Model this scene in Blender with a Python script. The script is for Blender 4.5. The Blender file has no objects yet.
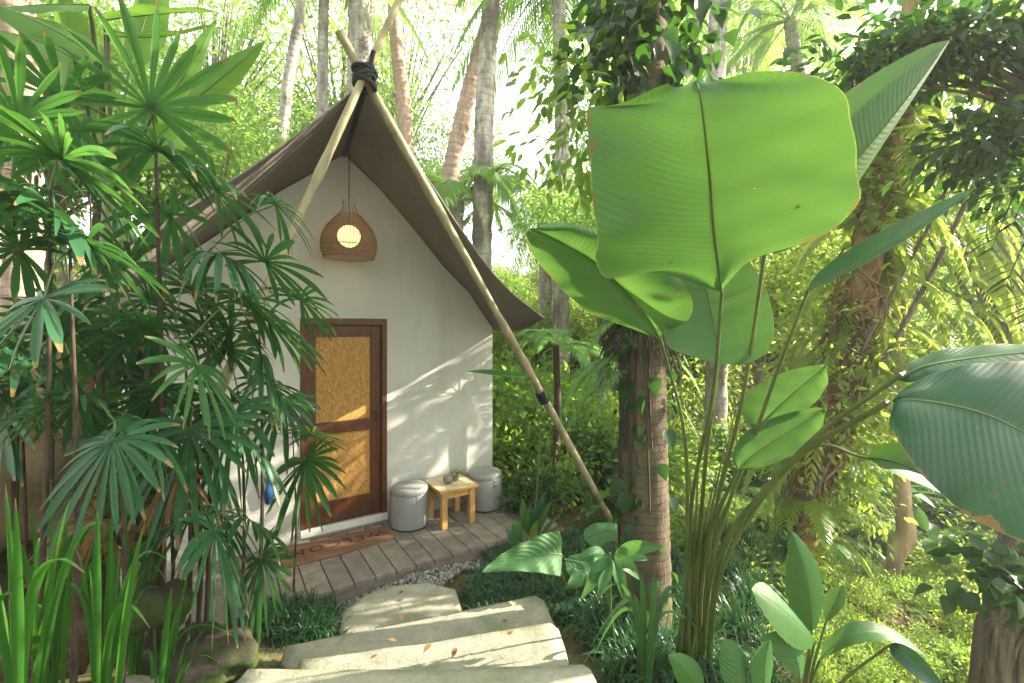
import bpy, math, random
import numpy as np
from mathutils import Vector
R = math.radians
rng = np.random.default_rng(7); random.seed(7)
SC = bpy.context.scene; COL = SC.collection
# ------------------------------------------------------------------ camera, world, sun, exposure
FPX, HXP, HYP, EYE = 455.0, 512.0, 328.0, 2.11
cam = bpy.data.cameras.new('camera'); cam_o = bpy.data.objects.new('camera', cam); COL.objects.link(cam_o)
cam_o.location = (0, 0, EYE); cam_o.rotation_euler = (R(90), 0, 0)
cam.sensor_width = 36; cam.lens = 36*FPX/1024; cam.shift_y = -(341.5-HYP)/1024; cam.clip_start = .05; cam.clip_end = 900
SC.camera = cam_o
SUN_AZ, SUN_EL = R(12), R(25)            # azimuth measured from +X towards +Y
w = bpy.data.worlds.new("World"); SC.world = w; w.use_nodes = True
nt = w.node_tree; nt.nodes.clear()
sky = nt.nodes.new('ShaderNodeTexSky'); sky.sky_type = 'NISHITA'; sky.sun_disc = False
sky.sun_elevation = SUN_EL; sky.sun_rotation = R(90)-SUN_AZ; sky.dust_density = 4.0; sky.air_density = 1.0; sky.ozone_density = 1.0
bg = nt.nodes.new('ShaderNodeBackground'); bg.inputs[1].default_value = .15
wo = nt.nodes.new('ShaderNodeOutputWorld'); tcw = nt.nodes.new('ShaderNodeTexCoord'); cn = nt.nodes.new('ShaderNodeTexNoise'); cn.inputs['Scale'].default_value = 2.2; cn.inputs['Detail'].default_value = 5
cr = nt.nodes.new('ShaderNodeValToRGB'); cr.color_ramp.elements[0].position = .25; cr.color_ramp.elements[0].color = (.55, .55, .55, 1); cr.color_ramp.elements[1].position = .6; cr.color_ramp.elements[1].color = (.95, .95, .95, 1)
cmx = nt.nodes.new('ShaderNodeMix'); cmx.data_type = 'RGBA'; cmx.inputs[7].default_value = (5.0, 5.1, 5.0, 1)      # thin bright overcast veil
nt.links.new(tcw.outputs['Generated'], cn.inputs['Vector']); nt.links.new(cn.outputs[0], cr.inputs[0]); nt.links.new(cr.outputs[0], cmx.inputs[0]); nt.links.new(sky.outputs[0], cmx.inputs[6]); nt.links.new(cmx.outputs[2], bg.inputs[0]); nt.links.new(bg.outputs[0], wo.inputs[0])
sl = bpy.data.lights.new('sun', 'SUN'); sl.energy = 5.0; sl.angle = R(.5); sl.color = (1, .90, .72)
so = bpy.data.objects.new('sun', sl); COL.objects.link(so)
sd = Vector((math.cos(SUN_AZ)*math.cos(SUN_EL), math.sin(SUN_AZ)*math.cos(SUN_EL), math.sin(SUN_EL)))
so.rotation_euler = sd.to_track_quat('Z', 'Y').to_euler(); so.location = sd*30
SC.view_settings.view_transform = 'Standard'; SC.view_settings.look = 'None'
SC.view_settings.exposure = 2.3; SC.view_settings.gamma = 1; SC.view_settings.use_curve_mapping = False
SC.render.engine = 'CYCLES'
cy = SC.cycles
cy.max_bounces = 9; cy.diffuse_bounces = 4; cy.glossy_bounces = 2; cy.transmission_bounces = 6; cy.transparent_max_bounces = 4
cy.use_adaptive_sampling = True; cy.adaptive_threshold = .02
cy.use_denoising = True; cy.sample_clamp_indirect = 6; cy.caustics_reflective = False; cy.caustics_refractive = False
# ------------------------------------------------------------------ geometry helpers
def V(*a): return np.array(a, float)
def at(px, py, Y): return V((px-HXP)/FPX*Y, Y, EYE+(HYP-py)/FPX*Y)
PHI = R(33); HU = V(math.cos(PHI), math.sin(PHI), 0); HN = V(math.sin(PHI), -math.cos(PHI), 0); HO = V(-2.092, 4.505, 0)
def H(u, v, z): return HO+HU*u+HN*v+V(0, 0, z)
def hut_uz(px, py, v):
    k = (px-HXP)/FPX; b = HO+HN*v; u = (k*b[1]-b[0])/(HU[0]-k*HU[1]); Y = b[1]+u*HU[1]
    return u, EYE+(HYP-py)/FPX*Y
def onz(px, py, z):
    Y = (EYE-z)*FPX/(py-HYP); return V((px-HXP)/FPX*Y, Y, z)
def nrm(v): v = np.asarray(v, float); return v/(np.linalg.norm(v)+1e-12)
def sm(a, b, x): t = min(1, max(0, (x-a)/(b-a))); return t*t*(3-2*t)
class MB:
    def __init__(s): s.v = []; s.f = []; s.n = []; s.uv = []; s.r = []; s.k = 0; s.mi = []
    def add(s, v, f, uv=None, rnd=None, mi=0):
        v = np.asarray(v, float).reshape(-1, 3)
        if isinstance(f, np.ndarray): fl = f.reshape(-1); n = np.full(len(f), f.shape[1])
        else: fl = np.array([i for q in f for i in q], int); n = np.array([len(q) for q in f])
        s.v.append(v); s.f.append(fl+s.k); s.n.append(n); s.k += len(v); s.mi.append(np.full(len(n), mi))
        s.uv.append(np.zeros((len(v), 2)) if uv is None else np.asarray(uv, float).reshape(-1, 2))
        s.r.append(np.full(len(v), .5) if rnd is None else np.broadcast_to(np.asarray(rnd, float), (len(v),)))
        return s
    def mesh(s, name, mat, smooth=True):
        m = bpy.data.meshes.new(name); v = np.concatenate(s.v); f = np.concatenate(s.f).astype(np.int32); n = np.concatenate(s.n).astype(np.int32)
        m.vertices.add(len(v)); m.vertices.foreach_set('co', v.reshape(-1).astype(np.float32))
        m.loops.add(len(f)); m.loops.foreach_set('vertex_index', f)
        m.polygons.add(len(n)); m.polygons.foreach_set('loop_start', (np.cumsum(n)-n).astype(np.int32)); m.polygons.foreach_set('loop_total', n)
        m.polygons.foreach_set('material_index', np.concatenate(s.mi).astype(np.int32))
        m.update(calc_edges=True)
        u = m.uv_layers.new(name='UVMap'); u.data.foreach_set('uv', np.concatenate(s.uv)[f].reshape(-1).astype(np.float32))
        a = m.attributes.new('rnd', 'FLOAT', 'POINT'); a.data.foreach_set('value', np.concatenate(s.r).astype(np.float32))
        m.polygons.foreach_set('use_smooth', np.full(len(n), smooth)); m.validate()
        for q in (mat if isinstance(mat, (list, tuple)) else [mat]): m.materials.append(q)
        return m
    def obj(s, name, mat, parent=None, smooth=True):
        o = bpy.data.objects.new(name, s.mesh(name, mat, smooth)); COL.objects.link(o)
        if parent is not None: o.parent = parent; o.matrix_parent_inverse = inv(parent)
        return o
def inv(p):
    from mathutils import Matrix
    return Matrix.Translation(p.location).inverted() if p.parent is None and p.type == 'EMPTY' else Matrix.Identity(4)
def tag(o, label, cat, group=None, kind=None):
    if label: o['label'] = label
    if cat: o['category'] = cat
    if group: o['group'] = group
    if kind: o['kind'] = kind
    return o
def thing(name, label, cat, loc=(0, 0, 0), group=None):
    o = bpy.data.objects.new(name, None); o.empty_display_size = .1; COL.objects.link(o); o.location = tuple(loc); return tag(o, label, cat, group)
def dup(root, loc, rz=0, sc=1, label=None, group=None, sz=None):
    r = root.copy(); COL.objects.link(r); r.location = tuple(loc); r.rotation_euler = (0, 0, rz); r.scale = (sc, sc, sz or sc)
    if label: r['label'] = label
    if group: r['group'] = group
    for ch in list(root.children):
        c = ch.copy(); COL.objects.link(c); c.parent = r
    return r
def box(mb, c, ax, ay, az, sx, sy, sz, mi=0):
    c = np.asarray(c, float); ax, ay, az = nrm(ax), nrm(ay), nrm(az); v = []
    for i in (-1, 1):
        for j in (-1, 1):
            for k in (-1, 1): v.append(c+ax*i*sx/2+ay*j*sy/2+az*k*sz/2)
    return mb.add(v, [(0, 1, 3, 2), (4, 6, 7, 5), (0, 4, 5, 1), (2, 3, 7, 6), (0, 2, 6, 4), (1, 5, 7, 3)], mi=mi)
def hbox(mb, u0, u1, v0, v1, z0, z1, mi=0): return box(mb, H((u0+u1)/2, (v0+v1)/2, (z0+z1)/2), HU, HN, V(0, 0, 1), u1-u0, v1-v0, z1-z0, mi)
def bevel(o, wd=.004, seg=2):
    b = o.modifiers.new('bevel', 'BEVEL'); b.width = wd; b.segments = seg; b.limit_method = 'ANGLE'; b.harden_normals = False
    return o
def flat(o): o.data.polygons.foreach_set('use_smooth', [False]*len(o.data.polygons)); return o
def curve(pts, n):
    p = np.asarray(pts, float)
    if len(p) < 3: t = np.linspace(0, 1, n)[:, None]; return p[0]*(1-t)+p[-1]*t
    q = np.vstack([2*p[0]-p[1], p, 2*p[-1]-p[-2]]); out = []
    for x in np.linspace(0, len(p)-1, n):
        i = min(int(x), len(p)-2); t = x-i; a, b, c, d = q[i:i+4]
        out.append(.5*((2*b)+(-a+c)*t+(2*a-5*b+4*c-d)*t*t+(-a+3*b-3*c+d)*t**3))
    return np.array(out)
def tube(mb, pts, rad, n=None, sides=8, jit=0, rnd=.5, cap=True, mi=0, vs=1.0):
    P = curve(pts, n) if n else np.asarray(pts, float); m = len(P)
    rad = np.interp(np.linspace(0, 1, m), np.linspace(0, 1, len(rad)), rad) if np.ndim(rad) else np.full(m, rad)
    T = np.gradient(P, axis=0); T /= np.linalg.norm(T, axis=1)[:, None]+1e-12
    a = nrm(np.cross(T[0], V(0.3, .2, 1) if abs(T[0][2]) < .9 else V(1, 0, .1))); vs_, uv = [], []; L = 0
    for i in range(m):
        a = nrm(a-T[i]*(a@T[i])); b = np.cross(T[i], a)
        if i: L += np.linalg.norm(P[i]-P[i-1])
        th = np.arange(sides)/sides*2*math.pi; r = rad[i]*(1+jit*rng.uniform(-1, 1, sides))
        vs_.append(P[i]+np.outer(np.cos(th)*r, a)+np.outer(np.sin(th)*r, b)); uv.append(np.stack([np.abs(th/math.pi-1), np.full(sides, L*vs)], 1))
    i = np.arange(m-1)[:, None]*sides; j = np.arange(sides)[None]; j2 = (j+1) % sides
    f = np.stack([i+j, i+j2, i+sides+j2, i+sides+j], -1).reshape(-1, 4)
    mb.add(np.concatenate(vs_), f, np.concatenate(uv), rnd, mi)
    if cap:
        mb.add(vs_[0], [tuple(range(sides))[::-1]], uv[0], rnd, mi); mb.add(vs_[-1], [tuple(range(sides))], uv[-1], rnd, mi)
    return mb
def lathe(mb, c, prof, n=40, mi=0):
    pr = np.asarray(prof, float); th = np.arange(n)/n*2*math.pi; m = len(pr)
    v = np.stack([pr[:, 0:1]*np.cos(th), pr[:, 0:1]*np.sin(th), np.repeat(pr[:, 1:2], n, 1)], -1).reshape(-1, 3)+np.asarray(c)
    i = np.arange(m-1)[:, None]*n; j = np.arange(n)[None]; j2 = (j+1) % n
    mb.add(v, np.stack([i+j, i+j2, i+n+j2, i+n+j], -1).reshape(-1, 4), mi=mi); return mb
PROF = {
 'oval': lambda s: np.sin(np.pi*s**.85)**.75,
 'round': lambda s: (np.clip(1-np.abs(2*s**.9-1)**2.8, 0, 1))**.6,
 'square': lambda s: (np.clip(1-np.abs(2*s**.95-1)**4.5, 0, 1))**.5,
 'lance': lambda s: np.sin(np.pi*s**.75)**1.1,
 'strap': lambda s: np.clip(np.minimum(.55+1.2*s, (1-s)*2.2), 0, 1)**.8,
 'heart': lambda s: (np.clip(s*9, 0, 1)**.5)*np.cos(np.pi/2*s)**.8,
}
def blade(mb, base, mid, tip, width, side, prof='oval', cup=.15, rip=0, rf=9, ns=14, nt=3, ph=0, rnd=None, asym=1.0, edge=0, edge_v=None, lobe=0):
    base, mid, tip = (np.asarray(x, float) for x in (base, mid, tip)); c = 2*mid-.5*(base+tip)
    s = np.linspace(0, 1, ns+1)[:, None]; P = (1-s)**2*base+2*s*(1-s)*c+s*s*tip; T = 2*(1-s)*(c-base)+2*s*(tip-c); T /= np.linalg.norm(T, axis=1)[:, None]
    S = np.asarray(side, float)[None]-T*(T@np.asarray(side, float))[:, None]; S /= np.linalg.norm(S, axis=1)[:, None]; N = np.cross(T, S)
    wd = PROF[prof](np.clip(s[:, 0], 0, 1))*width/2; wd[0] = max(wd[0], .003); wd[-1] = max(wd[-1], .001) if prof != 'cut' else wd[-1]
    t = np.linspace(-1, 1, 2*nt+1); vs_, uv = [], []
    for i in range(ns+1):
        for x in t:
            ww = wd[i]*(asym if x > 0 else 1); a = abs(x)
            h = cup*a**1.4*ww+rip*width*math.sin(rf*s[i, 0]*6.28+ph+(2 if x > 0 else 0))*a**1.5
            p = P[i]+S[i]*x*ww+N[i]*h-T[i]*lobe*a*a*width*(1-s[i, 0])**3
            vs_.append(p); uv.append((x*.5+.5, s[i, 0]))
    k = 2*nt+1; i = np.arange(ns)[:, None]*k; j = np.arange(2*nt)[None]
    mb.add(vs_, np.stack([i+j, i+j+1, i+k+j+1, i+k+j], -1).reshape(-1, 4), uv, rng.random() if rnd is None else rnd); return mb
def blade3(mb, rows, ns=34, nt=8, cup=.04, rip=.01, rf=2.0, ph=0):
    A = np.array([[at(*p) for p in r_] for r_ in rows]); C = [curve(A[:, i], ns+1) for i in range(3)]; vs_, uv = [], []; k = 2*nt+1
    for i in range(ns+1):
        L, M, Q = C[0][i], C[1][i], C[2][i]; Tn = nrm(C[1][min(ns, i+1)]-C[1][max(0, i-1)]); Nn = nrm(np.cross(Tn, Q-L)); s_ = i/ns
        for j in range(-nt, nt+1):
            x = j/nt; a = abs(x); E_ = L if x < 0 else Q; p = M+(E_-M)*a+Nn*(cup*(a-a*a)*4*.5+rip*math.sin(rf*6.28*s_+ph+(1.7 if x > 0 else 0))*a**1.5+.3*rip*math.sin(rf*20*s_+x*3)*a); vs_.append(p); uv.append((x*.5+.5, s_))
    i = np.arange(ns)[:, None]*k; j = np.arange(2*nt)[None]; mb.add(vs_, np.stack([i+j, i+j+1, i+k+j+1, i+k+j], -1).reshape(-1, 4), uv, .5); return C[1]
def fan(mb, hub, d, side, Rr, n=13, spread=2.2, droop=.35, wd=.1, seed=0, lift=0.0, drop2=0):
    r = np.random.default_rng(seed); d = nrm(d); side = nrm(np.asarray(side)-d*(d@np.asarray(side))); N = np.cross(d, side)
    if N[2] < 0: N = -N
    for k in range(n):
        ph = spread*(2*k/(n-1)-1)+r.normal(0, .05); L = Rr*(1-.28*(ph/spread)**2)*r.uniform(.85, 1.08)
        D = d*math.cos(ph)+side*math.sin(ph); S0 = -d*math.sin(ph)+side*math.cos(ph); m = 9; pts = []; W = Rr*wd*r.uniform(.7, 1.3)*.72
        dr = droop*r.uniform(.6, 1.5); bx = r.normal(0, .03); vs_, uv = [], []
        tw = r.normal(0, .35)
        for i in range(m+1):
            q = i/m; p = np.asarray(hub)+D*q*L*(1-.25*dr*q)+N*lift*L*math.sin(q*2.2)-V(0, 0, 1)*dr*L*q*q*.9+S0*bx*L*q*q
            ww = W/2*min(.25+1.5*q, 1.0, (1.02-q)*3.2+.22)
            f = .35*ww; a = tw*q; SS = S0*math.cos(a)+N*math.sin(a)
            vs_ += [p-SS*ww+N*f, p-N*f*.3, p+SS*ww+N*f]; uv += [(0, q), (.5, q), (1, q)]
        i = np.arange(m)[:, None]*3; j = np.arange(2)[None]
        mb.add(vs_, np.stack([i+j, i+j+1, i+4+j, i+3+j], -1).reshape(-1, 4), uv, r.random())
    return mb
def frond(mb, base, d, side, L, n=26, ll=.28, droop=.5, ldroop=.3, wd=.03, seed=0, ang=1.0, taper=1.0, seg=3, rach=.008, mi_r=0, curl=0):
    """a pinnate frond: rachis and two rows of leaflets"""
    r = np.random.default_rng(seed); d = nrm(d); side = nrm(np.asarray(side)-d*(d@np.asarray(side))); up = V(0, 0, 1)
    s = np.linspace(0, 1, 14); P = np.asarray(base)+np.outer(s*L*(1-.2*droop*s), d)-np.outer(droop*L*s**2.1, up)+np.outer(curl*L*s**2, side)
    tube(mb, P, [rach, rach*.25], sides=5, cap=False, rnd=.5, mi=mi_r)
    vs_, f, uv, rn = [], [], [], []; k = 0
    for i in range(n):
        q = .1+.9*(i+.5)/n; p = np.array([np.interp(q, s, P[:, a]) for a in range(3)]); p2 = np.array([np.interp(min(1, q+.02), s, P[:, a]) for a in range(3)])
        T = nrm(p2-p+1e-9); pr = (math.sin(math.pi*min(1, q**.6*.96+.02))**.6*taper+(1-taper))*ll*L
        for sg in (-1, 1):
            a = ang*(1-.45*q)+r.normal(0, .05); S = nrm(side-T*(side@T)); D = nrm(T*math.cos(a)+S*sg*math.sin(a)); l = pr*r.uniform(.85, 1.1); W = nrm(np.cross(D, up)); rr = r.random()
            for m in range(seg+1):
                x = m/seg; c = p+D*l*x-up*ldroop*l*x*x*r.uniform(.8, 1.2); ww = wd*L*(.45 if m == 0 else (1 if m < seg else .06))/2*(1 if m <= 1 else (1-.45*(m-1)/max(1, seg-1)) if m < seg else 1)
                vs_ += [c-W*ww, c+W*ww]; uv += [(.2, x), (.8, x)]; rn += [rr, rr]
                if m: f.append((k+2*m-2, k+2*m-1, k+2*m+1, k+2*m))
            k += 2*seg+2
    mb.add(vs_, np.array(f), uv, np.array(rn)); return mb
# leaf cloud : many small leaves merged by numpy
def leaf_tpl(kind='oval', fold=.25, bend=.2):
    if kind == 'thin': st = [(0, .02), (.3, .11), (.65, .09), (1, .0)]
    elif kind == 'heart': st = [(-.08, .16), (.02, .34), (.18, .42), (.38, .39), (.6, .27), (.82, .11), (1, 0)]
    else: st = [(0, .02), (.3, .21), (.65, .19), (1, 0)]
    v, uv = [], []
    for x, wv in st: v += [(x, -wv, fold*wv-bend*x*x), (x, 0, -bend*x*x), (x, wv, fold*wv-bend*x*x)]; uv += [(0, x), (.5, x), (1, x)]
    f = []
    for i in range(len(st)-1):
        for j in (0, 1): f.append((i*3+j, i*3+j+1, i*3+4+j, i*3+3+j))
    return np.array(v), np.array(f), np.array(uv)
def leaves(mb, P, D, size, kind='oval', seed=0, roll=.6, mi=0):
    """P (n,3) positions, D (n,3) directions"""
    r = np.random.default_rng(seed); n = len(P); tv, tf, tu = leaf_tpl(kind); D = D/(np.linalg.norm(D, axis=1)[:, None]+1e-9)
    up = np.array([0, 0, 1.])+r.normal(0, roll, (n, 3)); Y = np.cross(up, D); Y /= np.linalg.norm(Y, axis=1)[:, None]+1e-9; Z = np.cross(D, Y)
    s = (size*r.uniform(.6, 1.3, n))[:, None, None]
    v = P[:, None]+s*(tv[None, :, 0:1]*D[:, None]+tv[None, :, 1:2]*Y[:, None]+tv[None, :, 2:3]*Z[:, None])
    f = (tf[None]+np.arange(n)[:, None, None]*len(tv)).reshape(-1, 4)
    mb.add(v.reshape(-1, 3), f, np.tile(tu, (n, 1)), np.repeat(r.random(n), len(tv)), mi); return mb
def cloud(n, c, rad, clumps=14, seed=0, spread=.32, hollow=.5):
    r = np.random.default_rng(seed); c = np.asarray(c, float); rad = np.asarray(rad, float)
    q = r.normal(0, 1, (clumps, 3)); q /= np.linalg.norm(q, axis=1)[:, None]; q *= (hollow+(1-hollow)*r.random(clumps))[:, None]; q[:, 2] = q[:, 2]*.9+.05
    wt = r.uniform(.4, 1.6, clumps); wt /= wt.sum(); k = r.choice(clumps, n, p=wt); o = r.normal(0, spread, (n, 3)); P = c+(q[k]+o*np.array([1, 1, .75]))*rad
    D = o/(np.linalg.norm(o, axis=1)[:, None]+1e-6)+q[k]*.5+r.normal(0, .45, (n, 3))+np.array([0, 0, -.25]); return P, D, c+q*rad
# ------------------------------------------------------------------ materials
def new_mat(name):
    m = bpy.data.materials.new(name); m.use_nodes = True; nt = m.node_tree; nt.nodes.clear(); return m, nt
class G:
    def __init__(s, name): s.m, s.t = new_mat(name); s.L = s.t.links
    def n(s, typ, **k):
        x = s.t.nodes.new(typ)
        for a, b in k.items():
            if a.startswith('i_'): x.inputs[int(a[2:]) if a[2:].isdigit() else a[2:].replace('_', ' ')].default_value = b
            else: setattr(x, a, b)
        return x
    def l(s, a, b): s.L.new(a, b)
    def out(s, sh): o = s.n('ShaderNodeOutputMaterial'); s.l(sh, o.inputs[0]); return s.m
    def noise(s, scale, co=None, detail=4, rough=.6, sc3=None):
        x = s.n('ShaderNodeTexNoise'); x.inputs['Scale'].default_value = scale; x.inputs['Detail'].default_value = detail; x.inputs['Roughness'].default_value = rough
        if co is not None:
            if sc3: mp = s.n('ShaderNodeMapping'); mp.inputs['Scale'].default_value = sc3; s.l(co, mp.inputs[0]); co = mp.outputs[0]
            s.l(co, x.inputs['Vector'])
        return x.outputs[0]
    def ramp(s, f, stops):
        x = s.n('ShaderNodeValToRGB'); e = x.color_ramp.elements
        while len(e) < len(stops): e.new(.5)
        for i, (p, c) in enumerate(stops): e[i].position = p; e[i].color = (*c, 1) if len(c) == 3 else c
        s.l(f, x.inputs[0]); return x.outputs[0]
    def mix(s, f, a, b, mode='MIX'):
        x = s.n('ShaderNodeMix', data_type='RGBA', blend_type=mode)
        for sock, v in ((x.inputs[0], f), (x.inputs[6], a), (x.inputs[7], b)):
            if isinstance(v, (int, float)): sock.default_value = v
            elif isinstance(v, tuple): sock.default_value = (*v, 1) if len(v) == 3 else v
            else: s.l(v, sock)
        return x.outputs[2]
    def math(s, op, a, b=0.0, c=None):
        x = s.n('ShaderNodeMath', operation=op)
        for i, v in enumerate((a, b) if c is None else (a, b, c)):
            if isinstance(v, (int, float)): x.inputs[i].default_value = v
            else: s.l(v, x.inputs[i])
        return x.outputs[0]
    def bump(s, h, st=.3, dist=.01):
        x = s.n('ShaderNodeBump'); x.inputs['Strength'].default_value = st; x.inputs['Distance'].default_value = dist; s.l(h, x.inputs['Height']); return x.outputs[0]
    def pr(s, col, rough=.6, bump=None, spec=.5, metal=0):
        x = s.n('ShaderNodeBsdfPrincipled'); x.inputs['Specular IOR Level'].default_value = spec; x.inputs['Metallic'].default_value = metal
        for sock, v in ((x.inputs['Base Color'], col), (x.inputs['Roughness'], rough)):
            if isinstance(v, tuple): sock.default_value = (*v, 1)
            elif isinstance(v, (int, float)): sock.default_value = v
            else: s.l(v, sock)
        if bump is not None: s.l(bump, x.inputs['Normal'])
        return x.outputs[0]
    def obj(s): return s.n('ShaderNodeTexCoord').outputs['Object']
    def uv(s): return s.n('ShaderNodeTexCoord').outputs['UV']
    def rnd(s): return s.n('ShaderNodeAttribute', attribute_name='rnd').outputs['Fac']
MATS = {}
def leaf_mat(name, dark, light, trans, tf=.4, rough=.42, veins=0, vang=.5, spots=0, rib=None, bstr=.25, spec=.4, yellow=0, tipb=0):
    g = G(name); rn = g.rnd(); oi = g.n('ShaderNodeObjectInfo').outputs['Random']; f = g.math('MULTIPLY_ADD', rn, .7, g.math('MULTIPLY', oi, .3))
    co = g.obj(); nz = g.noise(7, co, 3); f2 = g.math('MULTIPLY_ADD', nz, .5, g.math('MULTIPLY_ADD', f, .8, -.12)); col = g.mix(f2, dark, light); tr = g.mix(f2, tuple(x*.75 for x in trans), trans)
    bmp = None
    uvn = g.n('ShaderNodeSeparateXYZ'); g.l(g.uv(), uvn.inputs[0]); t = g.math('ABSOLUTE', g.math('MULTIPLY_ADD', uvn.outputs[0], 2, -1)); s_ = uvn.outputs[1]
    if veins:
        k = g.math('SUBTRACT', s_, g.math('MULTIPLY', g.math('POWER', t, 1.3), vang)); wv = g.math('SINE', g.math('MULTIPLY', k, veins*6.283))
        wf = g.math('SINE', g.math('MULTIPLY', k, veins*6.283*4.3)); hh = g.math('MULTIPLY_ADD', wf, .35, wv)
        bmp = g.bump(hh, bstr, .006); vv = g.math('MULTIPLY_ADD', wf, .06, g.math('MULTIPLY_ADD', wv, .07, .35)); col = g.mix(g.math('MULTIPLY', vv, .45), col, tuple(min(1, x*1.9) for x in light)); tr = g.mix(g.math('MULTIPLY', vv, .7), tr, tuple(x*.42 for x in trans)); lw = g.math('MULTIPLY_ADD', g.math('SINE', g.math('ADD', g.math('MULTIPLY', k, veins*.9), g.math('MULTIPLY', nz, 5))), .5, .5); tr = g.mix(g.math('MULTIPLY', lw, .28), tr, tuple(x*.45 for x in trans)); eg = g.math('GREATER_THAN', t, .991); col = g.mix(eg, col, (.16, .22, .05)); tr = g.mix(eg, tr, (.22, .36, .06)); bl = g.math('MULTIPLY', g.ramp(g.noise(5, co, 4), [(.45, (0, 0, 0)), (.7, (1, 1, 1))]), .35); tr = g.mix(bl, tr, tuple(x*.6 for x in trans))
    rb = g.math('LESS_THAN', t, .012 if veins else .07)
    if rib: col = g.mix(g.math('MULTIPLY', rb, .8), col, rib); tr = g.mix(g.math('MULTIPLY', rb, .9), tr, tuple(x*.3 for x in rib))
    if yellow:
        yn = g.ramp(g.noise(2.6, co, 3), [(.55, (0, 0, 0)), (.75, (1, 1, 1))]); col = g.mix(g.math('MULTIPLY', yn, yellow), col, (.25, .2, .03))
    if spots:
        sp = g.ramp(g.noise(38, co, 2), [(.72, (0, 0, 0)), (.76, (1, 1, 1))]); col = g.mix(g.math('MULTIPLY', sp, spots), col, (.12, .1, .03))
    hole = None
    if tipb:
        tp0 = g.math('GREATER_THAN', g.math('ADD', s_, g.math('ADD', g.math('MULTIPLY', rn, .12), g.math('MULTIPLY', nz, .12))), 1.06); tp0 = g.math('MULTIPLY', tp0, tipb); col = g.mix(tp0, col, (.22, .14, .05)); tr = g.mix(tp0, tr, (.25, .15, .04))
    if veins > 20:
        wr_ = g.noise(9, co, 5, .7); eb = g.math('MULTIPLY', g.math('GREATER_THAN', g.math('ADD', t, g.math('MULTIPLY', wr_, .5)), 1.25), .85); col = g.mix(eb, col, (.16, .095, .03)); tr = g.mix(eb, tr, (.2, .12, .03))
        vr = g.n('ShaderNodeTexVoronoi', feature='DISTANCE_TO_EDGE'); vr2 = g.n('ShaderNodeTexVoronoi'); vr2.inputs['Scale'].default_value = 9; g.l(co, vr2.inputs['Vector']); dd = g.math('SUBTRACT', vr2.outputs['Distance'], g.math('MULTIPLY', g.math('SUBTRACT', wr_, .42), .22)); br_ = g.math('MULTIPLY', g.ramp(dd, [(.03, (1, 1, 1)), (.06, (0, 0, 0))]), .8); col = g.mix(br_, col, (.13, .08, .025)); tr = g.mix(br_, tr, (.12, .08, .02)); hole = g.math('LESS_THAN', dd, .018)
    rg = g.math('MULTIPLY_ADD', nz, .3, rough-.15)
    p = g.pr(col, rg, bmp, spec); tl = g.n('ShaderNodeBsdfTranslucent'); g.l(tr, tl.inputs[0])
    if bmp is not None: g.l(bmp, tl.inputs['Normal'])
    mx = g.n('ShaderNodeMixShader'); mx.inputs[0].default_value = tf; g.l(p, mx.inputs[1]); g.l(tl.outputs[0], mx.inputs[2]); fin = mx.outputs[0]
    if hole is not None: tp_ = g.n('ShaderNodeBsdfTransparent'); mh = g.n('ShaderNodeMixShader'); g.l(hole, mh.inputs[0]); g.l(fin, mh.inputs[1]); g.l(tp_.outputs[0], mh.inputs[2]); fin = mh.outputs[0]
    MATS[name] = g.out(fin); return MATS[name]
m_cal = leaf_mat('broad_leaf', (.028, .10, .022), (.05, .15, .032), (.13, .28, .045), .42, .4, veins=46, vang=.16, rib=(.13, .2, .03), spots=.3, bstr=.2)
m_cald = leaf_mat('broad_leaf_glossy', (.008, .045, .022), (.016, .07, .028), (.04, .14, .02), .16, .40, veins=34, vang=.16, rib=(.2, .32, .14), bstr=.2, spots=.2, spec=.35)
m_pal = leaf_mat('fan_leaf', (.015, .062, .027), (.036, .115, .048), (.08, .27, .04), .28, .36, veins=0, rib=(.06, .14, .05), spec=.28, tipb=.8)
m_pal2 = leaf_mat('fan_leaf_light', (.018, .075, .022), (.04, .125, .035), (.12, .34, .045), .38, .42, rib=(.06, .14, .03), spec=.3, tipb=.6)
m_ban = leaf_mat('banana_leaf', (.04, .14, .02), (.08, .2, .03), (.25, .48, .05), .5, .45, veins=40, vang=.05, rib=(.25, .35, .1))
m_bush = leaf_mat('shrub_leaf', (.03, .09, .015), (.12, .22, .035), (.38, .60, .07), .52, .5, rib=(.12, .2, .04), yellow=.35)
m_bushy = leaf_mat('shrub_leaf_yellow', (.08, .16, .025), (.17, .25, .05), (.48, .64, .09), .56, .5, yellow=.4)
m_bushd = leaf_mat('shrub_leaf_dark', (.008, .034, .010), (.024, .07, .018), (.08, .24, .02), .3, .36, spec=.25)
m_busht = leaf_mat('tree_leaf', (.06, .14, .03), (.14, .25, .05), (.45, .68, .12), .58, .5, yellow=.2)
m_fern = leaf_mat('fern_leaf', (.05, .14, .04), (.12, .25, .07), (.3, .55, .12), .45, .5)
m_ferny = leaf_mat('fern_leaf_yellow', (.09, .17, .025), (.19, .27, .05), (.52, .66, .10), .56, .5)
m_coco = leaf_mat('palm_frond', (.04, .12, .03), (.11, .21, .05), (.36, .58, .10), .5, .4)
m_strap = leaf_mat('strap_leaf', (.018, .08, .012), (.05, .17, .022), (.10, .33, .03), .32, .42, spec=.25, tipb=.7)
m_grass = leaf_mat('tuft_leaf', (.012, .055, .022), (.035, .11, .04), (.06, .2, .03), .25, .36)
m_aroid = leaf_mat('aroid_leaf', (.035, .12, .04), (.065, .18, .055), (.14, .32, .05), .35, .45, veins=9, vang=.35, rib=(.25, .4, .12), bstr=.35)
m_dry = leaf_mat('dry_leaf', (.12, .06, .02), (.28, .16, .06), (.4, .22, .05), .25, .7)
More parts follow.
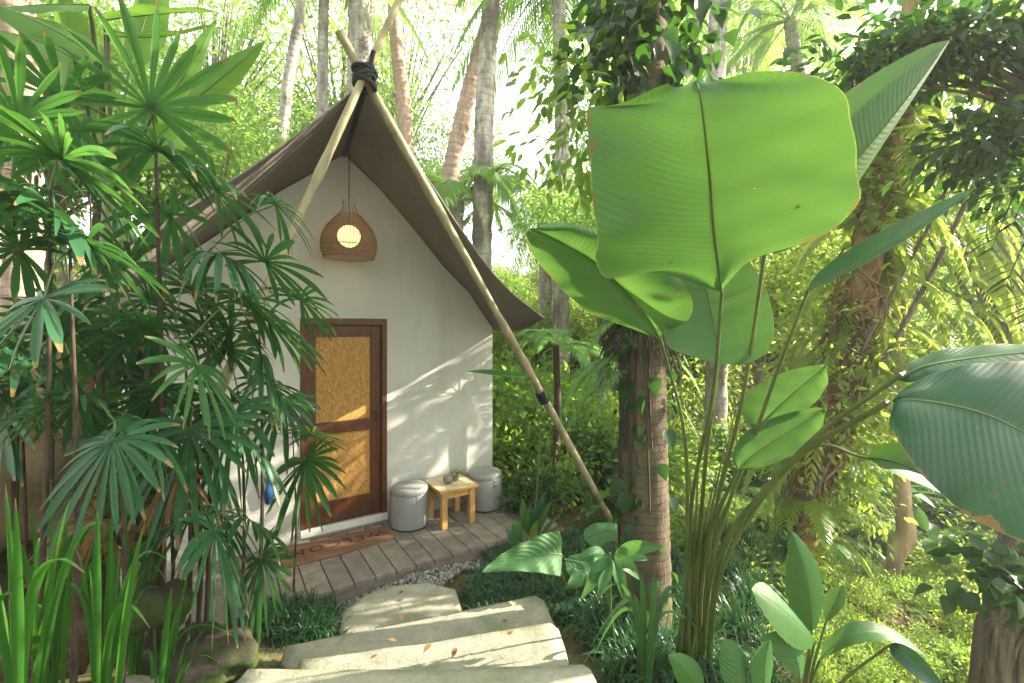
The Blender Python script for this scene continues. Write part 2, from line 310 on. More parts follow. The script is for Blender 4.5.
def stem_mat(name, a, b, rough=.5, ns=14, tr=0):
    g = G(name); co = g.obj(); f = g.noise(ns, co, 4, sc3=(1, 1, .3)); c = g.mix(g.ramp(f, [(.3, (0, 0, 0)), (.7, (1, 1, 1))]), a, b); MATS[name] = g.out(g.pr(c, rough, g.bump(f, .25, .005))); return MATS[name]
m_stem = stem_mat('green_stem', (.035, .09, .015), (.11, .13, .03), ns=9)
m_stemb = stem_mat('brown_stem', (.06, .04, .02), (.14, .12, .04))
m_cane = stem_mat('fibrous_cane', (.018, .013, .009), (.07, .05, .03), .9, 40)
def bark(name, a, b, c, ring=0, rm=.45, rscale=8, st=.6, sc=(1, 1, .35), moss=0):
    g = G(name); co = g.obj(); n1 = g.noise(9, co, 6, .7, sc); n2 = g.noise(2.3, co, 4, .6, sc); col = g.mix(g.ramp(n1, [(.35, (0, 0, 0)), (.65, (1, 1, 1))]), a, b); col = g.mix(g.ramp(n2, [(.48, (0, 0, 0)), (.62, (1, 1, 1))]), col, c); h = n1
    if ring:
        uvn = g.n('ShaderNodeSeparateXYZ'); g.l(g.uv(), uvn.inputs[0]); k = g.math('ADD', g.math('MULTIPLY', uvn.outputs[1], ring), g.math('MULTIPLY', g.noise(4, co, 3), .9)); w_ = g.math('FRACT', k)
        e = g.ramp(w_, [(0, (0, 0, 0)), (.12, (1, 1, 1))]); col = g.mix(rm, col, g.mix(1, col, e, 'MULTIPLY')); h = g.math('MULTIPLY_ADD', e, rm*.9, n1)
    if moss: col = g.mix(g.math('MULTIPLY', g.ramp(g.noise(5, co, 5, .7), [(.5, (0, 0, 0)), (.62, (1, 1, 1))]), moss), col, (.06, .1, .02))
    MATS[name] = g.out(g.pr(col, .85, g.bump(h, st, .02), .2)); return MATS[name]
m_bk_pale = bark('pale_mottled_bark', (.2, .18, .16), (.5, .46, .42), (.13, .115, .1), ring=7)
m_bk_pink = bark('pinkish_palm_bark', (.26, .17, .13), (.5, .36, .3), (.33, .25, .2), ring=9)
m_bk_br = bark('brown_ringed_bark', (.065, .05, .034), (.17, .13, .09), (.085, .07, .048), ring=21, rm=.22, moss=.5, st=.7)
m_bk_or = bark('orange_brown_bark', (.2, .11, .05), (.38, .24, .12), (.15, .09, .05), st=.9)
m_bk_grey = bark('grey_bark', (.07, .058, .045), (.24, .21, .17), (.11, .09, .07), moss=.3, st=1, sc=(2.2, 2.2, .35))
m_bk_tan = bark('tan_bark', (.28, .2, .11), (.45, .35, .22), (.2, .14, .08), st=.7)
def plaster():
    g = G('lime_plaster'); co = g.obj(); a = g.noise(1.6, co, 5); b = g.noise(55, co, 3); c = g.mix(g.ramp(a, [(.3, (0, 0, 0)), (.75, (1, 1, 1))]), (.45, .445, .415), (.56, .555, .52))
    sx = g.n('ShaderNodeSeparateXYZ'); g.l(co, sx.inputs[0]); lo = g.math('MULTIPLY', g.ramp(g.math('ADD', sx.outputs[2], g.math('MULTIPLY', g.noise(6, co, 4), .25)), [(.0, (1, 1, 1)), (.42, (0, 0, 0))]), .6)
    c = g.mix(lo, c, (.25, .26, .17)); st = g.math('MULTIPLY', g.ramp(g.noise(3, co, 5, .7, (1.5, 1.5, .25)), [(.5, (0, 0, 0)), (.75, (1, 1, 1))]), .38); c = g.mix(st, c, (.33, .325, .28)); sp_ = g.ramp(g.math('SUBTRACT', g.noise(45, co, 4, .7), g.math('MULTIPLY', sx.outputs[2], .35)), [(.42, (0, 0, 0)), (.5, (1, 1, 1))]); c = g.mix(g.math('MULTIPLY', sp_, .5), c, (.20, .19, .13))
    return g.out(g.pr(c, .88, g.bump(g.math('MULTIPLY_ADD', b, .25, a), .35, .012), .2))
m_wall = plaster()
def canvas():
    g = G('canvas_cloth'); co = g.obj(); a = g.noise(2.2, co, 5); wv = g.noise(260, co, 2); c = g.mix(a, (.145, .134, .115), (.25, .235, .205)); uvn = g.n('ShaderNodeSeparateXYZ'); g.l(g.uv(), uvn.inputs[0])
    seam = g.ramp(g.math('FRACT', g.math('MULTIPLY', uvn.outputs[1], 5.0)), [(0, (1, 1, 1)), (.02, (0, 0, 0))]); c = g.mix(g.math('MULTIPLY', seam, .5), c, (.06, .05, .04))
    p = g.pr(c, .85, g.bump(g.math('ADD', g.math('MULTIPLY', wv, .2), g.math('MULTIPLY', g.noise(3.5, co, 3, .5, (1, 1, 3)), 2)), .35, .02), .2); t = g.n('ShaderNodeBsdfTranslucent'); t.inputs[0].default_value = (.24, .19, .14, 1); mx = g.n('ShaderNodeMixShader'); mx.inputs[0].default_value = .16; g.l(p, mx.inputs[1]); g.l(t.outputs[0], mx.inputs[2]); return g.out(mx.outputs[0])
m_canvas = canvas()
def wood(name, a, b, sc=(1, 1, 1), ns=6, rough=.6, st=.3, dirt=0):
    g = G(name); co = g.obj(); f = g.noise(ns, co, 6, .65, sc); f2 = g.noise(2, co, 3); rn = g.rnd(); c = g.mix(g.ramp(f, [(.3, (0, 0, 0)), (.7, (1, 1, 1))]), a, b); c = g.mix(1, c, g.ramp(g.math('MULTIPLY_ADD', f2, .3, rn), [(.1, (.72, .72, .72)), (1, (1.1, 1.08, 1.02))]), 'MULTIPLY')
    if dirt: c = g.mix(g.math('MULTIPLY', g.ramp(g.noise(11, co, 6, .7), [(.52, (0, 0, 0)), (.66, (1, 1, 1))]), dirt), c, (.30, .27, .22))
    MATS[name] = g.out(g.pr(c, rough, g.bump(f, st, .006), .35)); return MATS[name]
m_pole = wood('peeled_pole', (.16, .145, .08), (.38, .34, .21), (1, 1, .3), 11, .7, .5, dirt=.3)
m_polet = wood('weathered_pole_tip', (.26, .24, .17), (.42, .39, .3), (1, 1, .25), 7, .8)
m_deck = wood('deck_plank', (.13, .11, .098), (.25, .215, .19), (1, 1, 1), 9, .75, .35, dirt=.4)
m_door = wood('dark_red_timber', (.060, .022, .010), (.12, .045, .018), (4, 4, .5), 6, .38)
m_pine = wood('orange_pine', (.42, .22, .07), (.60, .36, .13), (3, 3, .8), 7, .45)
m_pinet = wood('pale_pine_top', (.55, .45, .3), (.7, .6, .42), (5, 1, 1), 7, .4)
def simple(name, col, rough=.6, ns=20, var=.25, st=.15, spec=.4, dist=.004):
    g = G(name); co = g.obj(); f = g.noise(ns, co, 5); c = g.mix(f, tuple(x*(1-var) for x in col), tuple(min(1, x*(1+var)) for x in col)); MATS[name] = g.out(g.pr(c, rough, g.bump(f, st, dist), spec)); return MATS[name]
m_rope = simple('black_rope', (.015, .017, .022), .9, 60, .5, .6)
m_pouf = simple('pale_grey_leather', (.25, .255, .245), .42, 50, .06, .12)
m_pipe = simple('grey_piping', (.15, .15, .145), .5)
m_blk = simple('black_rubber', (.02, .02, .02), .7)
m_stonep = simple('grey_river_stone', (.2, .18, .16), .8, 50, .4, .5)
m_blue = simple('blue_cloth', (.012, .06, .28), .7, 40)
m_thr = simple('threshold_plaster', (.6, .58, .53), .8)
def woven():
    g = G('woven_bamboo'); co = g.uv(); sep = g.n('ShaderNodeSeparateXYZ'); g.l(co, sep.inputs[0]); a = g.math('FLOOR', g.math('MULTIPLY', sep.outputs[0], 110)); b = g.math('FLOOR', g.math('MULTIPLY', sep.outputs[1], 38))
    par = g.math('MODULO', g.math('ADD', a, b), 2); wn = g.n('ShaderNodeTexWhiteNoise', noise_dimensions='2D'); cb = g.n('ShaderNodeCombineXYZ'); g.l(a, cb.inputs[0]); g.l(b, cb.inputs[1]); g.l(cb.outputs[0], wn.inputs['Vector'])
    f = g.math('MULTIPLY_ADD', par, .35, g.math('MULTIPLY', wn.outputs[0], .65)); n = g.noise(5, co, 4); c = g.mix(f, (.20, .085, .015), (.62, .35, .10)); c = g.mix(g.math('MULTIPLY', n, .5), c, (.38, .19, .05)); return g.out(g.pr(c, .55, g.bump(f, .7, .004), .35))
m_woven = woven()
def rattan():
    g = G('rattan'); co = g.obj(); f = g.noise(40, co, 3); c = g.mix(f, (.20, .115, .06), (.42, .27, .15)); p = g.pr(c, .6); t = g.n('ShaderNodeBsdfTranslucent'); t.inputs[0].default_value = (.6, .2, .06, 1); mx = g.n('ShaderNodeMixShader'); mx.inputs[0].default_value = .3; g.l(p, mx.inputs[1]); g.l(t.outputs[0], mx.inputs[2]); return g.out(mx.outputs[0])
m_rattan = rattan()
g = G('lit_bulb'); em = g.n('ShaderNodeEmission'); em.inputs[0].default_value = (1, .62, .26, 1); em.inputs[1].default_value = .75; m_bulb = g.out(em.outputs[0])
def coir():
    g = G('coir_mat'); co = g.obj(); f = g.noise(130, co, 3); f2 = g.noise(6, co, 4); c = g.mix(f, (.10, .06, .038), (.22, .14, .085)); c = g.mix(g.math('MULTIPLY', f2, .5), c, (.24, .10, .05)); return g.out(g.pr(c, .95, g.bump(f, 1, .01), .1))
m_coir = coir(); m_letter = simple('dark_mat_lettering', (.035, .018, .012), .95, 90, .5, .6)
def stone(name, a, b, moss=(.09, .11, .03), mf=.5, st=.5, ns=3, dirt=.4):
    g = G(name); co = g.obj(); n1 = g.noise(ns, co, 7, .65); n2 = g.noise(26, co, 5, .7); n3 = g.noise(1.7, co, 5, .7); c = g.mix(g.ramp(n1, [(.3, (0, 0, 0)), (.7, (1, 1, 1))]), a, b); c = g.mix(g.math('MULTIPLY', g.ramp(n2, [(.5, (0, 0, 0)), (.75, (1, 1, 1))]), dirt), c, tuple(x*.55 for x in a))
    geo = g.n('ShaderNodeNewGeometry'); sx = g.n('ShaderNodeSeparateXYZ'); g.l(geo.outputs['Normal'], sx.inputs[0]); sd_ = g.math('SUBTRACT', 1, g.math('ABSOLUTE', sx.outputs[2]))
    mm = g.ramp(g.math('ADD', n3, g.math('MULTIPLY', sd_, .3)), [(.5, (0, 0, 0)), (.68, (1, 1, 1))]); c = g.mix(g.math('MULTIPLY', mm, mf), c, moss)
    MATS[name] = g.out(g.pr(c, .9, g.bump(g.math('ADD', n1, g.math('MULTIPLY', n2, .4)), st, .02), .2)); return MATS[name]
m_step = stone('pale_sandstone', (.215, .208, .16), (.36, .35, .275), (.12, .14, .05), .7, .8, dirt=.5)
m_rock = stone('dark_mossy_rock', (.025, .022, .018), (.07, .06, .048), (.035, .06, .01), .85, 1.0, ns=2)
m_rockb = stone('brown_rock', (.14, .09, .06), (.30, .20, .14), (.07, .075, .02), .4, 1.3, ns=2.5)
m_peb = stone('pebble_stone', (.09, .09, .085), (.34, .34, .32), (.2, .2, .18), .2, .2, ns=14)
def soil():
    g = G('forest_soil'); co = g.obj(); n1 = g.noise(3, co, 7, .7); n2 = g.noise(40, co, 5, .7); c = g.mix(g.ramp(n1, [(.35, (0, 0, 0)), (.65, (1, 1, 1))]), (.035, .022, .014), (.085, .055, .032)); c = g.mix(g.ramp(n2, [(.55, (0, 0, 0)), (.62, (1, 1, 1))]), c, (.15, .095, .05))
    sx = g.n('ShaderNodeSeparateXYZ'); g.l(co, sx.inputs[0]); far = g.ramp(g.math('MULTIPLY', sx.outputs[0], .25), [(.4, (0, 0, 0)), (.8, (1, 1, 1))]); gr = g.mix(n2, (.09, .12, .04), (.26, .23, .12)); c = g.mix(g.math('MULTIPLY', g.ramp(g.noise(1.1, co, 5), [(.4, (0, 0, 0)), (.6, (1, 1, 1))]), .85), c, gr)
    return g.out(g.pr(c, .95, g.bump(g.math('ADD', n1, n2), 1, .03), .1))
m_soil = soil()
# ------------------------------------------------------------------ ground
def gz(x, y):
    b = float(np.interp(y, [-6, .6, 1.7, 2.2, 2.8, 3.35, 3.7, 12, 40], [1.0, .75, .40, .22, .04, -.1, -.15, -.15, 1.0]))
    d = max(0, x-1.15); z = b-1.9*(1-math.exp(-.2*d))*sm(-1.5, 2.5, y)
    z += sm(9, 30, y+.25*x)*5.0+sm(-4.2, -7, x)*1.6
    z += .04*math.sin(3.1*x+1)*math.sin(2.7*y)+.10*math.sin(.9*x)*math.sin(.8*y+1)*sm(4, 8, y)
    return z
n = 230; t_ = np.linspace(-1, 1, n); ax_ = np.sinh(t_*5.2)/math.sinh(5.2)*320
gx, gy = np.meshgrid(ax_, ax_+2.5); zz = np.array([gz(a, b) for a, b in zip(gx.ravel(), gy.ravel())]); hv, nv = None, None
rel = np.stack([gx.ravel()-HO[0], gy.ravel()-HO[1]], 1); hu = rel@HU[:2]; hv = rel@HN[:2]
zz = np.where((hu > -1.6) & (hu < 2.5) & (hv < 1.25) & (hv > -4.5), np.minimum(zz, -.16), zz)
i = np.arange(n-1)[:, None]*n; j = np.arange(n-1)[None]
mb = MB(); mb.add(np.stack([gx.ravel(), gy.ravel(), zz], 1), np.stack([i+j, i+j+1, i+n+j+1, i+n+j], -1).reshape(-1, 4)); tag(mb.obj('ground', m_soil), None, None, kind='structure')
hz = MB(); box(hz, V(0, 2.5, 5.5), V(1, 0, 0), V(0, 1, 0), V(0, 0, 1), 644, 644, 20+11); gH = G('haze_air'); vol = gH.n('ShaderNodeVolumePrincipled'); vol.inputs['Color'].default_value = (.93, .96, .9, 1); vol.inputs['Density'].default_value = .0028; vol.inputs['Anisotropy'].default_value = .35
ho_ = gH.n('ShaderNodeOutputMaterial'); gH.l(vol.outputs[0], ho_.inputs['Volume']); tag(hz.obj('haze', gH.m, None, False), None, None, kind='stuff')
# ------------------------------------------------------------------ hut
CU = .412
hut = thing('hut', 'white plastered A-frame hut with dark canvas roof slung over bamboo poles', 'hut', H(CU, 0, 0))
wp = [(0, 3.93), (.365, 3.637), (.75, 3.25), (1.117, 2.85), (1.46, 2.55), (1.74, 2.19), (1.79, 2.12)]
wpl = [(0, 3.93), (.3, 3.676), (.6, 3.44), (.93, 3.13), (1.19, 2.89), (1.45, 2.67), (1.7, 2.44), (1.79, 2.36)]
wr = [(CU+a, z) for a, z in wp]; wl = [(CU-a, z) for a, z in wpl]
def topz(u): a = abs(u-CU); T_ = wp if u > CU else wpl; return float(np.interp(a, [p[0] for p in T_], [p[1] for p in T_]))-.012
def prism(mb, poly, v0, v1):
    n = len(poly); v = [H(u, v0, z) for u, z in poly]+[H(u, v1, z) for u, z in poly]
    mb.add(v, [tuple(range(n)), tuple(range(2*n-1, n-1, -1))]+[(i, i+n, (i+1) % n+n, (i+1) % n) for i in range(n)])
DL, DR, DB, DT = -.004, .862, .09, 2.19; WT = .16
def span(u0, u1, zb):
    us = [u0]+[p[0] for p in sorted(wr+wl[1:]) if u0+.01 < p[0] < u1-.01]+[u1]
    return [(u0, zb)]+[(u1, zb)]+[(u, topz(u)) for u in us[::-1]]
mb = MB(); UL, UR = CU-1.79, CU+1.79
prism(mb, span(UL, DL, -.3), 0, -WT); prism(mb, span(DR, UR, -.3), 0, -WT); prism(mb, span(DL, DR, DT), 0, -WT); prism(mb, [(DL, -.3), (DR, -.3), (DR, DB), (DL, DB)], 0, -WT)
hbox(mb, UL, UL+WT, -4.2, -WT-.002, -.3, 2.0); hbox(mb, UR-WT, UR, -4.2, -WT-.002, -.3, 2.0); prism(mb, [(UL, -.3), (UR, -.3)]+[(u, topz(u)) for u in np.linspace(UR, UL, 13)], -4.2, -4.35)
mb.obj('wall', m_wall, hut, smooth=False)
mb = MB(); hbox(mb, DL, DR, .0, .035, .035, DB+.012); mb.obj('threshold', m_thr, hut, False)
dr = MB(); hbox(dr, DL-.001, DL+.055, -.10, .012, DB+.012, DT+.02); hbox(dr, DR-.055, DR+.001, -.10, .012, DB+.012, DT+.02); hbox(dr, DL+.055, DR-.055, -.10, .010, DT-.05, DT+.02)
door = dr.obj('door', m_door, hut, False); bevel(door)
dl = MB(); a0, a1 = DL+.057, DR-.057
hbox(dl, a0, .145, -.075, -.03, DB+.015, DT-.053); hbox(dl, .695, a1, -.075, -.03, DB+.015, DT-.053)
for z0, z1 in ((DB+.015, .33), (1.02, 1.14), (2.02, DT-.053)): hbox(dl, .145, .695, -.073, -.031, z0, z1)
o = dl.obj('door_leaf', m_door, door, False); bevel(o)
for z0, z1 in ((.33, 1.02), (1.14, 2.02)):
    pm = MB(); pm.add([H(.145, -.05, z0), H(.695, -.05, z0), H(.695, -.05, z1), H(.145, -.05, z1), H(.145, -.06, z0), H(.695, -.06, z0), H(.695, -.06, z1), H(.145, -.06, z1)], [(0, 1, 2, 3), (7, 6, 5, 4), (0, 3, 7, 4), (1, 5, 6, 2)], [(0, z0), (.55, z0), (.55, z1), (0, z1)]*2)
    pm.obj('woven_panel', m_woven, door, False)
hm = MB(); tube(hm, [H(.745, -.03, 1.12), H(.745, .01, 1.12), H(.745, .012, 1.2), H(.745, -.03, 1.2)], .006, 12, 6); hm.obj('door_handle', m_blk, door)
# canvas roof : slope profiles at the front edge and at the wall, blended
fr = [hut_uz(*p, 1.0) for p in ((364, 92), (403, 147), (433, 187), (456, 223), (489, 269), (512, 294), (544, 318))]
c1 = .333; fo = [(u-c1, z) for u, z in fr]; fo[0] = (0, 4.17); wo_ = wp[:-1]+[(1.87, 2.07)]
ss = np.linspace(0, 1, 22)
def prof(tab):
    t = np.array(tab); L = np.r_[0, np.cumsum(np.hypot(*np.diff(t, axis=0).T))]; L /= L[-1]; return np.interp(ss, L, t[:, 0]), np.interp(ss, L, t[:, 1])
fol = [(0, 4.17), (.348, 3.79), (.62, 3.505), (.886, 3.24), (1.095, 3.05), (1.356, 2.81), (1.555, 2.635), (1.69, 2.5), (1.98, 2.2)]
fx, fz = prof(fo); bx_, bz_ = prof(wo_); bz_ = bz_+.012; fxl, fzl = prof(fol); bxl, bzl = prof(wpl[:-1]+[(1.9, 2.24)]); bzl = bzl+.012
vsn = [1.0, .95, .85, .7, .5, .3, .12, 0, -.3, -1, -2, -3, -4.0, -4.6]
mb = MB(); vs_, uv = [], []; cols = 2*len(ss)-1
for v in vsn:
    k = max(0, v)**1.15
    for sg in (-1, 1):
        rr = range(len(ss)-1, 0, -1) if sg < 0 else range(len(ss))
        for q in rr:
            off, z = (fx[q]*k+bx_[q]*(1-k), fz[q]*k+bz_[q]*(1-k)) if sg > 0 else (fxl[q]*k+bxl[q]*(1-k), fzl[q]*k+bzl[q]*(1-k)); c = c1*k+CU*(1-k)
            z -= .05*math.sin(math.pi*min(1, max(0, v)))*ss[q]**3*1.2
            if v < 0: z -= .03*math.sin(v*3)**2*math.sin(math.pi*ss[q])
            vs_.append(H(c+sg*off, v, z)); uv.append((sg*ss[q]*.5+.5, .5+v*.2))
i = np.arange(len(vsn)-1)[:, None]*cols; j = np.arange(cols-1)[None]
mb.add(vs_, np.stack([i+j, i+j+1, i+cols+j+1, i+cols+j], -1).reshape(-1, 4), uv)
ro = mb.obj('canvas_roof', m_canvas, hut); so_ = ro.modifiers.new('thickness', 'SOLIDIFY'); so_.thickness = .007; so_.offset = 1
arr = np.array(vs_).reshape(len(vsn), cols, 3)
mb = MB(); tube(mb, arr[0], .009, sides=6); tube(mb, arr[:, 0], .008, sides=6); tube(mb, arr[:, -1], .008, sides=6); mb.obj('hem', m_canvas, ro)
# poles
def pole(pts, rr, name, tipped=None, nodes=6, seed=1):
    r = np.random.default_rng(seed); mb = MB(); P = curve([pts[0], (pts[0]*.6+pts[1]*.4)+V(0, 0, .03), pts[1]], 40); rad = np.interp(np.linspace(0, 1, 40), [0, 1], rr)*(1+.05*r.normal(0, 1, 40))
    for c in r.uniform(.08, .92, nodes): rad *= 1+.16*np.exp(-((np.linspace(0, 1, 40)-c)/.014)**2)
    tube(mb, P, rad, sides=12, vs=1); return mb.obj(name, m_pole, hut)
kn = H(c1, 1.06, 4.21)
pR0 = H(3.27, 1.06, -.35); dR = nrm(kn-H(3.27, 1.0, -.19)); pR1 = kn+dR*.36
o1 = pole((H(3.29, 1.0, -.26), pR1), (.042, .037), 'right_support_pole' if 0 else 'support_pole'); o1['label'] = 'pale bamboo pole leaning to the ground right of the hut'
uL, zL = hut_uz(290, 240, 1.12); kL = H(c1, 1.12, 4.21); dLp = nrm(H(uL, 1.12, zL)-kL); footL = kL+dLp*(4.21+.3)/abs(dLp[2]); tipL = kL-dLp*.88
o2 = pole((footL, tipL), (.037, .031), 'support_pole', seed=5); o2['label'] = 'bamboo pole crossing in front of the left roof side'
mb = MB()
for k in range(9):
    a = k*.35; th = np.linspace(0, 2*math.pi, 18); rr = .085+.012*math.sin(k*2.1); axd = nrm(V(math.sin(k*1.3)*.5, .2*math.cos(k), 1)); e1 = nrm(np.cross(axd, V(1, .3, 0))); e2 = np.cross(axd, e1)
    c = H(c1, 1.08, 4.19+.016*(k-4)); tube(mb, [c+e1*rr*math.cos(t)+e2*rr*math.sin(t) for t in th], .017, sides=6, cap=False)
mb.obj('rope_lashing', m_rope, hut)
mb = MB(); tube(mb, [H(CU, -4.5, 3.89), H(CU, -1, 3.89), H(CU, 0, 3.905), H(c1+.02, 1.02, 4.14), H(c1+.04, 1.2, 4.37)], .019, 30, 8); mb.obj('ridge_pole', m_rope, hut)
mb = MB(); pb = o1; q0 = H(3.29, 1.0, -.26); dd = nrm(pR1-q0)
ub, zb = hut_uz(538, 398, 1.03); tb = (zb+.26)/dd[2]
for k in range(6): c = q0+dd*(tb+(k-3)*.022)+V(0, 0, .012); tube(mb, [c-dd*.012, c+dd*.012], .055, sides=12)
mb.obj('binding', m_rope, hut)
# ------------------------------------------------------------------ pendant lamp
lc = H(.392, .3, 2.80); lamp = thing('pendant_lamp', 'woven rattan bell lamp glowing orange under the canvas peak', 'lamp', lc)
mb = MB(); prf = [(.235, 0), (.255, .05), (.262, .12), (.258, .18), (.235, .25), (.20, .31), (.155, .365), (.11, .41), (.075, .45), (.06, .50), (.065, .545), (.07, .57)]
pz = np.array(prf); zs = np.linspace(0, .57, 60)
rad = np.interp(zs, pz[:, 1], pz[:, 0])
for k in range(0, 44):
    z = zs[k]; th = np.arange(40)/40*2*math.pi; sw = .0035*np.where(np.arange(40) % 2 == k % 2, 1, -1); P = np.stack([np.cos(th)*(rad[k]+sw), np.sin(th)*(rad[k]+sw), np.full(40, z)], 1)+lc; tube(mb, np.vstack([P, P[:1]]), .0019 if k not in (0, 11, 31) else .005, sides=4, cap=False)
for k in range(56):
    th = k/56*2*math.pi; P = [lc+V(math.cos(th+.25*z)*r_, math.sin(th+.25*z)*r_, z) for z, r_ in zip(zs[::2], rad[::2])]; tube(mb, P if k % 4 == 0 else P[:23], .002, sides=4, cap=False)
mb.obj('lamp_shade', m_rattan, lamp)
mb = MB(); lathe(mb, lc+V(0, 0, .21), [(max(.0005, .108*math.sin(a)), -.108*math.cos(a)) for a in np.linspace(0, math.pi, 18)], 28); mb.obj('light_bulb', m_bulb, lamp)
mb = MB(); tube(mb, [lc+V(0, 0, .32), lc+V(0, 0, .6), lc+V(0, 0, 1.10)], .0045, sides=5); mb.obj('cord', m_rope, lamp)
# ------------------------------------------------------------------ deck and its furniture
dk = MB(); u = -1.15; k = 0
while u < 2.36:
    wd_ = .178+random.uniform(-.004, .004); c = u+wd_/2; e = 1.055+random.uniform(-.006, .008)
    b = MB(); box(dk, H(c, (e+.005)/2, -.02), HU, HN, V(0, 0, 1), wd_-.009, e-.005, .04); dk.r[-1] = np.full(8, random.random()); u += wd_
hbox(dk, -1.15, 2.38, .98, 1.04, -.14, -.041); hbox(dk, -1.15, 2.38, .1, .16, -.16, -.041); o = tag(dk.obj('wooden_deck', m_deck, None, False), 'narrow grey brown plank deck along the front of the hut', 'deck'); bevel(o, .003, 2)
mat = thing('doormat', 'long brown coir doormat with dark upside down lettering at the door', 'doormat', H(.25, .28, 0))
mo = [(-.30, .50), (.2, .515), (.74, .47), (.79, .43), (.80, .2), (.77, .15), (.2, .10), (-.27, .08)]
mb = MB(); n_ = len(mo); mb.add([H(a, b, .018) for a, b in mo]+[H(a, b, .001) for a, b in mo], [tuple(range(n_))]+[(i, i+n_, (i+1) % n_+n_, (i+1) % n_) for i in range(n_)]); o = mb.obj('mat_body', m_coir, mat, False); bevel(o, .006, 2)
tc = bpy.data.curves.new('lettering', 'FONT'); tc.body = 'WELCOME'; tc.size = .17; tc.extrude = .001; tc.align_x = 'CENTER'; tc.align_y = 'CENTER'; tc.space_character = 1.35
to = bpy.data.objects.new('lettering', tc); COL.objects.link(to); bpy.context.view_layer.update()
me = bpy.data.meshes.new_from_object(to); bpy.data.objects.remove(to); lt = bpy.data.objects.new('lettering', me); COL.objects.link(lt); me.materials.append(m_letter); lt.parent = mat; lt.location = (0, 0, .0195); lt.rotation_euler = (0, 0, PHI+math.pi)
def pouf(u, v, label, s=1, h=.43):
    c = H(u, v, 0); t = thing('pouf', label, 'pouf', c, 'grey poufs on the deck'); r = .2*s
    mb = MB(); pr_ = [(r*.985, .02), (r, .06), (r*1.01, h*.5), (r*.995, h-.07), (r*.975, h-.062)]; lathe(mb, c, pr_, 48); 
    for a in (.6, 2.7, 4.0, 5.3): tube(mb, [c+V(math.cos(a)*r*1.003, math.sin(a)*r*1.003, z) for z in (.03, h*.5, h-.07)], .0035, sides=5)
    mb.obj('pouf_side', m_pouf, t)
    mb = MB(); lathe(mb, c, [(r*.975, h-.062), (r*.99, h-.05), (r*.96, h-.02), (r*.85, h-.002), (r*.5, h+.008), (.002, h+.01)], 48); mb.obj('cushion', m_pouf, t)
    mb = MB(); th = np.linspace(0, 2*math.pi, 49); tube(mb, [c+V(math.cos(a)*r*.985, math.sin(a)*r*.985, h-.06) for a in th], .006, sides=6, cap=False); mb.obj('piping', m_pipe, t)
    mb = MB(); lathe(mb, c, [(.002, .002), (r*.97, .002), (r*.99, .012), (r*.975, .022)], 48); mb.obj('base', m_blk, t)
pouf(1.04, .225, 'round grey leather pouf between the door and the small table'); pouf(1.96, .235, 'round grey pouf at the wall corner, right of the small table')
tb = thing('side_table', 'small orange pine side table with a pale top between two poufs', 'table', H(1.47, .33, 0))
U0, U1, V0, V1, TH = 1.27, 1.66, .12, .55, .41
for a in (U0, U1-.065):
    for b in (V0, V1-.065): mb = MB(); hbox(mb, a, a+.065, b, b+.065, .001, TH-.022); bevel(mb.obj('leg', m_pine, tb, False))
mb = MB(); hbox(mb, U0+.066, U1-.066, V1-.05, V1-.015, TH-.10, TH-.023); hbox(mb, U0+.066, U1-.066, V0+.015, V0+.05, TH-.10, TH-.023); hbox(mb, U0+.015, U0+.05, V0+.066, V1-.066, TH-.10, TH-.023); hbox(mb, U1-.05, U1-.015, V0+.066, V1-.066, TH-.10, TH-.023); bevel(mb.obj('apron', m_pine, tb, False), .002)
mb = MB()
for k in range(4): a = U0-.02+k*(U1-U0+.04)/4; hbox(mb, a+.002, a+(U1-U0+.04)/4-.002, V0-.02, V1+.02, TH-.02, TH)
bevel(mb.obj('tabletop', m_pinet, tb, False), .003)
mb = MB(); hbox(mb, U0-.032, U0-.0205, V0-.03, V1+.03, TH-.022, TH+.004); hbox(mb, U1+.0205, U1+.032, V0-.03, V1+.03, TH-.022, TH+.004); hbox(mb, U0-.0205, U1+.0205, V1+.0205, V1+.032, TH-.022, TH+.004); hbox(mb, U0-.0205, U1+.0205, V0-.032, V0-.0205, TH-.022, TH+.004); bevel(mb.obj('rim', m_pine, tb, False), .003)
def pot(u, v, r, label, sprig=False):
    c = H(u, v, TH); t = thing('stone_pot', label, 'pot', c); mb = MB(); lathe(mb, c, [(.002, .0), (r*.6, .002), (r*.95, r*.5), (r, r*.95), (r*.8, r*1.45), (r*.5, r*1.6), (r*.4, r*1.5), (r*.3, r*1.2), (.002, r*1.1)], 24); mb.obj('pot_body', m_stonep, t)
    if sprig:
        mb = MB(); P, D, _ = cloud(46, c+V(0, 0, .11), (.06, .06, .06), 6, 3); leaves(mb, P, D, .035, 'oval', 4); 
        for q in P[::4]: tube(mb, [c+V(0, 0, r*1.1), q], .0012, sides=3)
        mb.obj('sprig', m_bush, t)
pot(1.425, .36, .056, 'larger round stone pot on the small pine table'); pot(1.53, .33, .036, 'smaller stone pot with a green sprig on the pine table', True)
uB, zB = hut_uz(269, 488, .05); mb = MB(); prb = [(0, .14), (.02, .12), (.03, .02), (.042, -.06), (.035, -.13), (.012, -.15)]
for sg in (1, -1): pass
poly = [(a*1.0, z) for a, z in prb]+[(-a, z-.01) for a, z in prb[::-1][:-1]]; nn = len(poly); mb.add([H(uB+a, .05+.012*math.cos(z*30), zB+z) for a, z in poly]+[H(uB+a, .03, zB+z) for a, z in poly], [tuple(range(nn)), tuple(range(2*nn-1, nn-1, -1))]+[(i, i+nn, (i+1) % nn+nn, (i+1) % nn) for i in range(nn)])
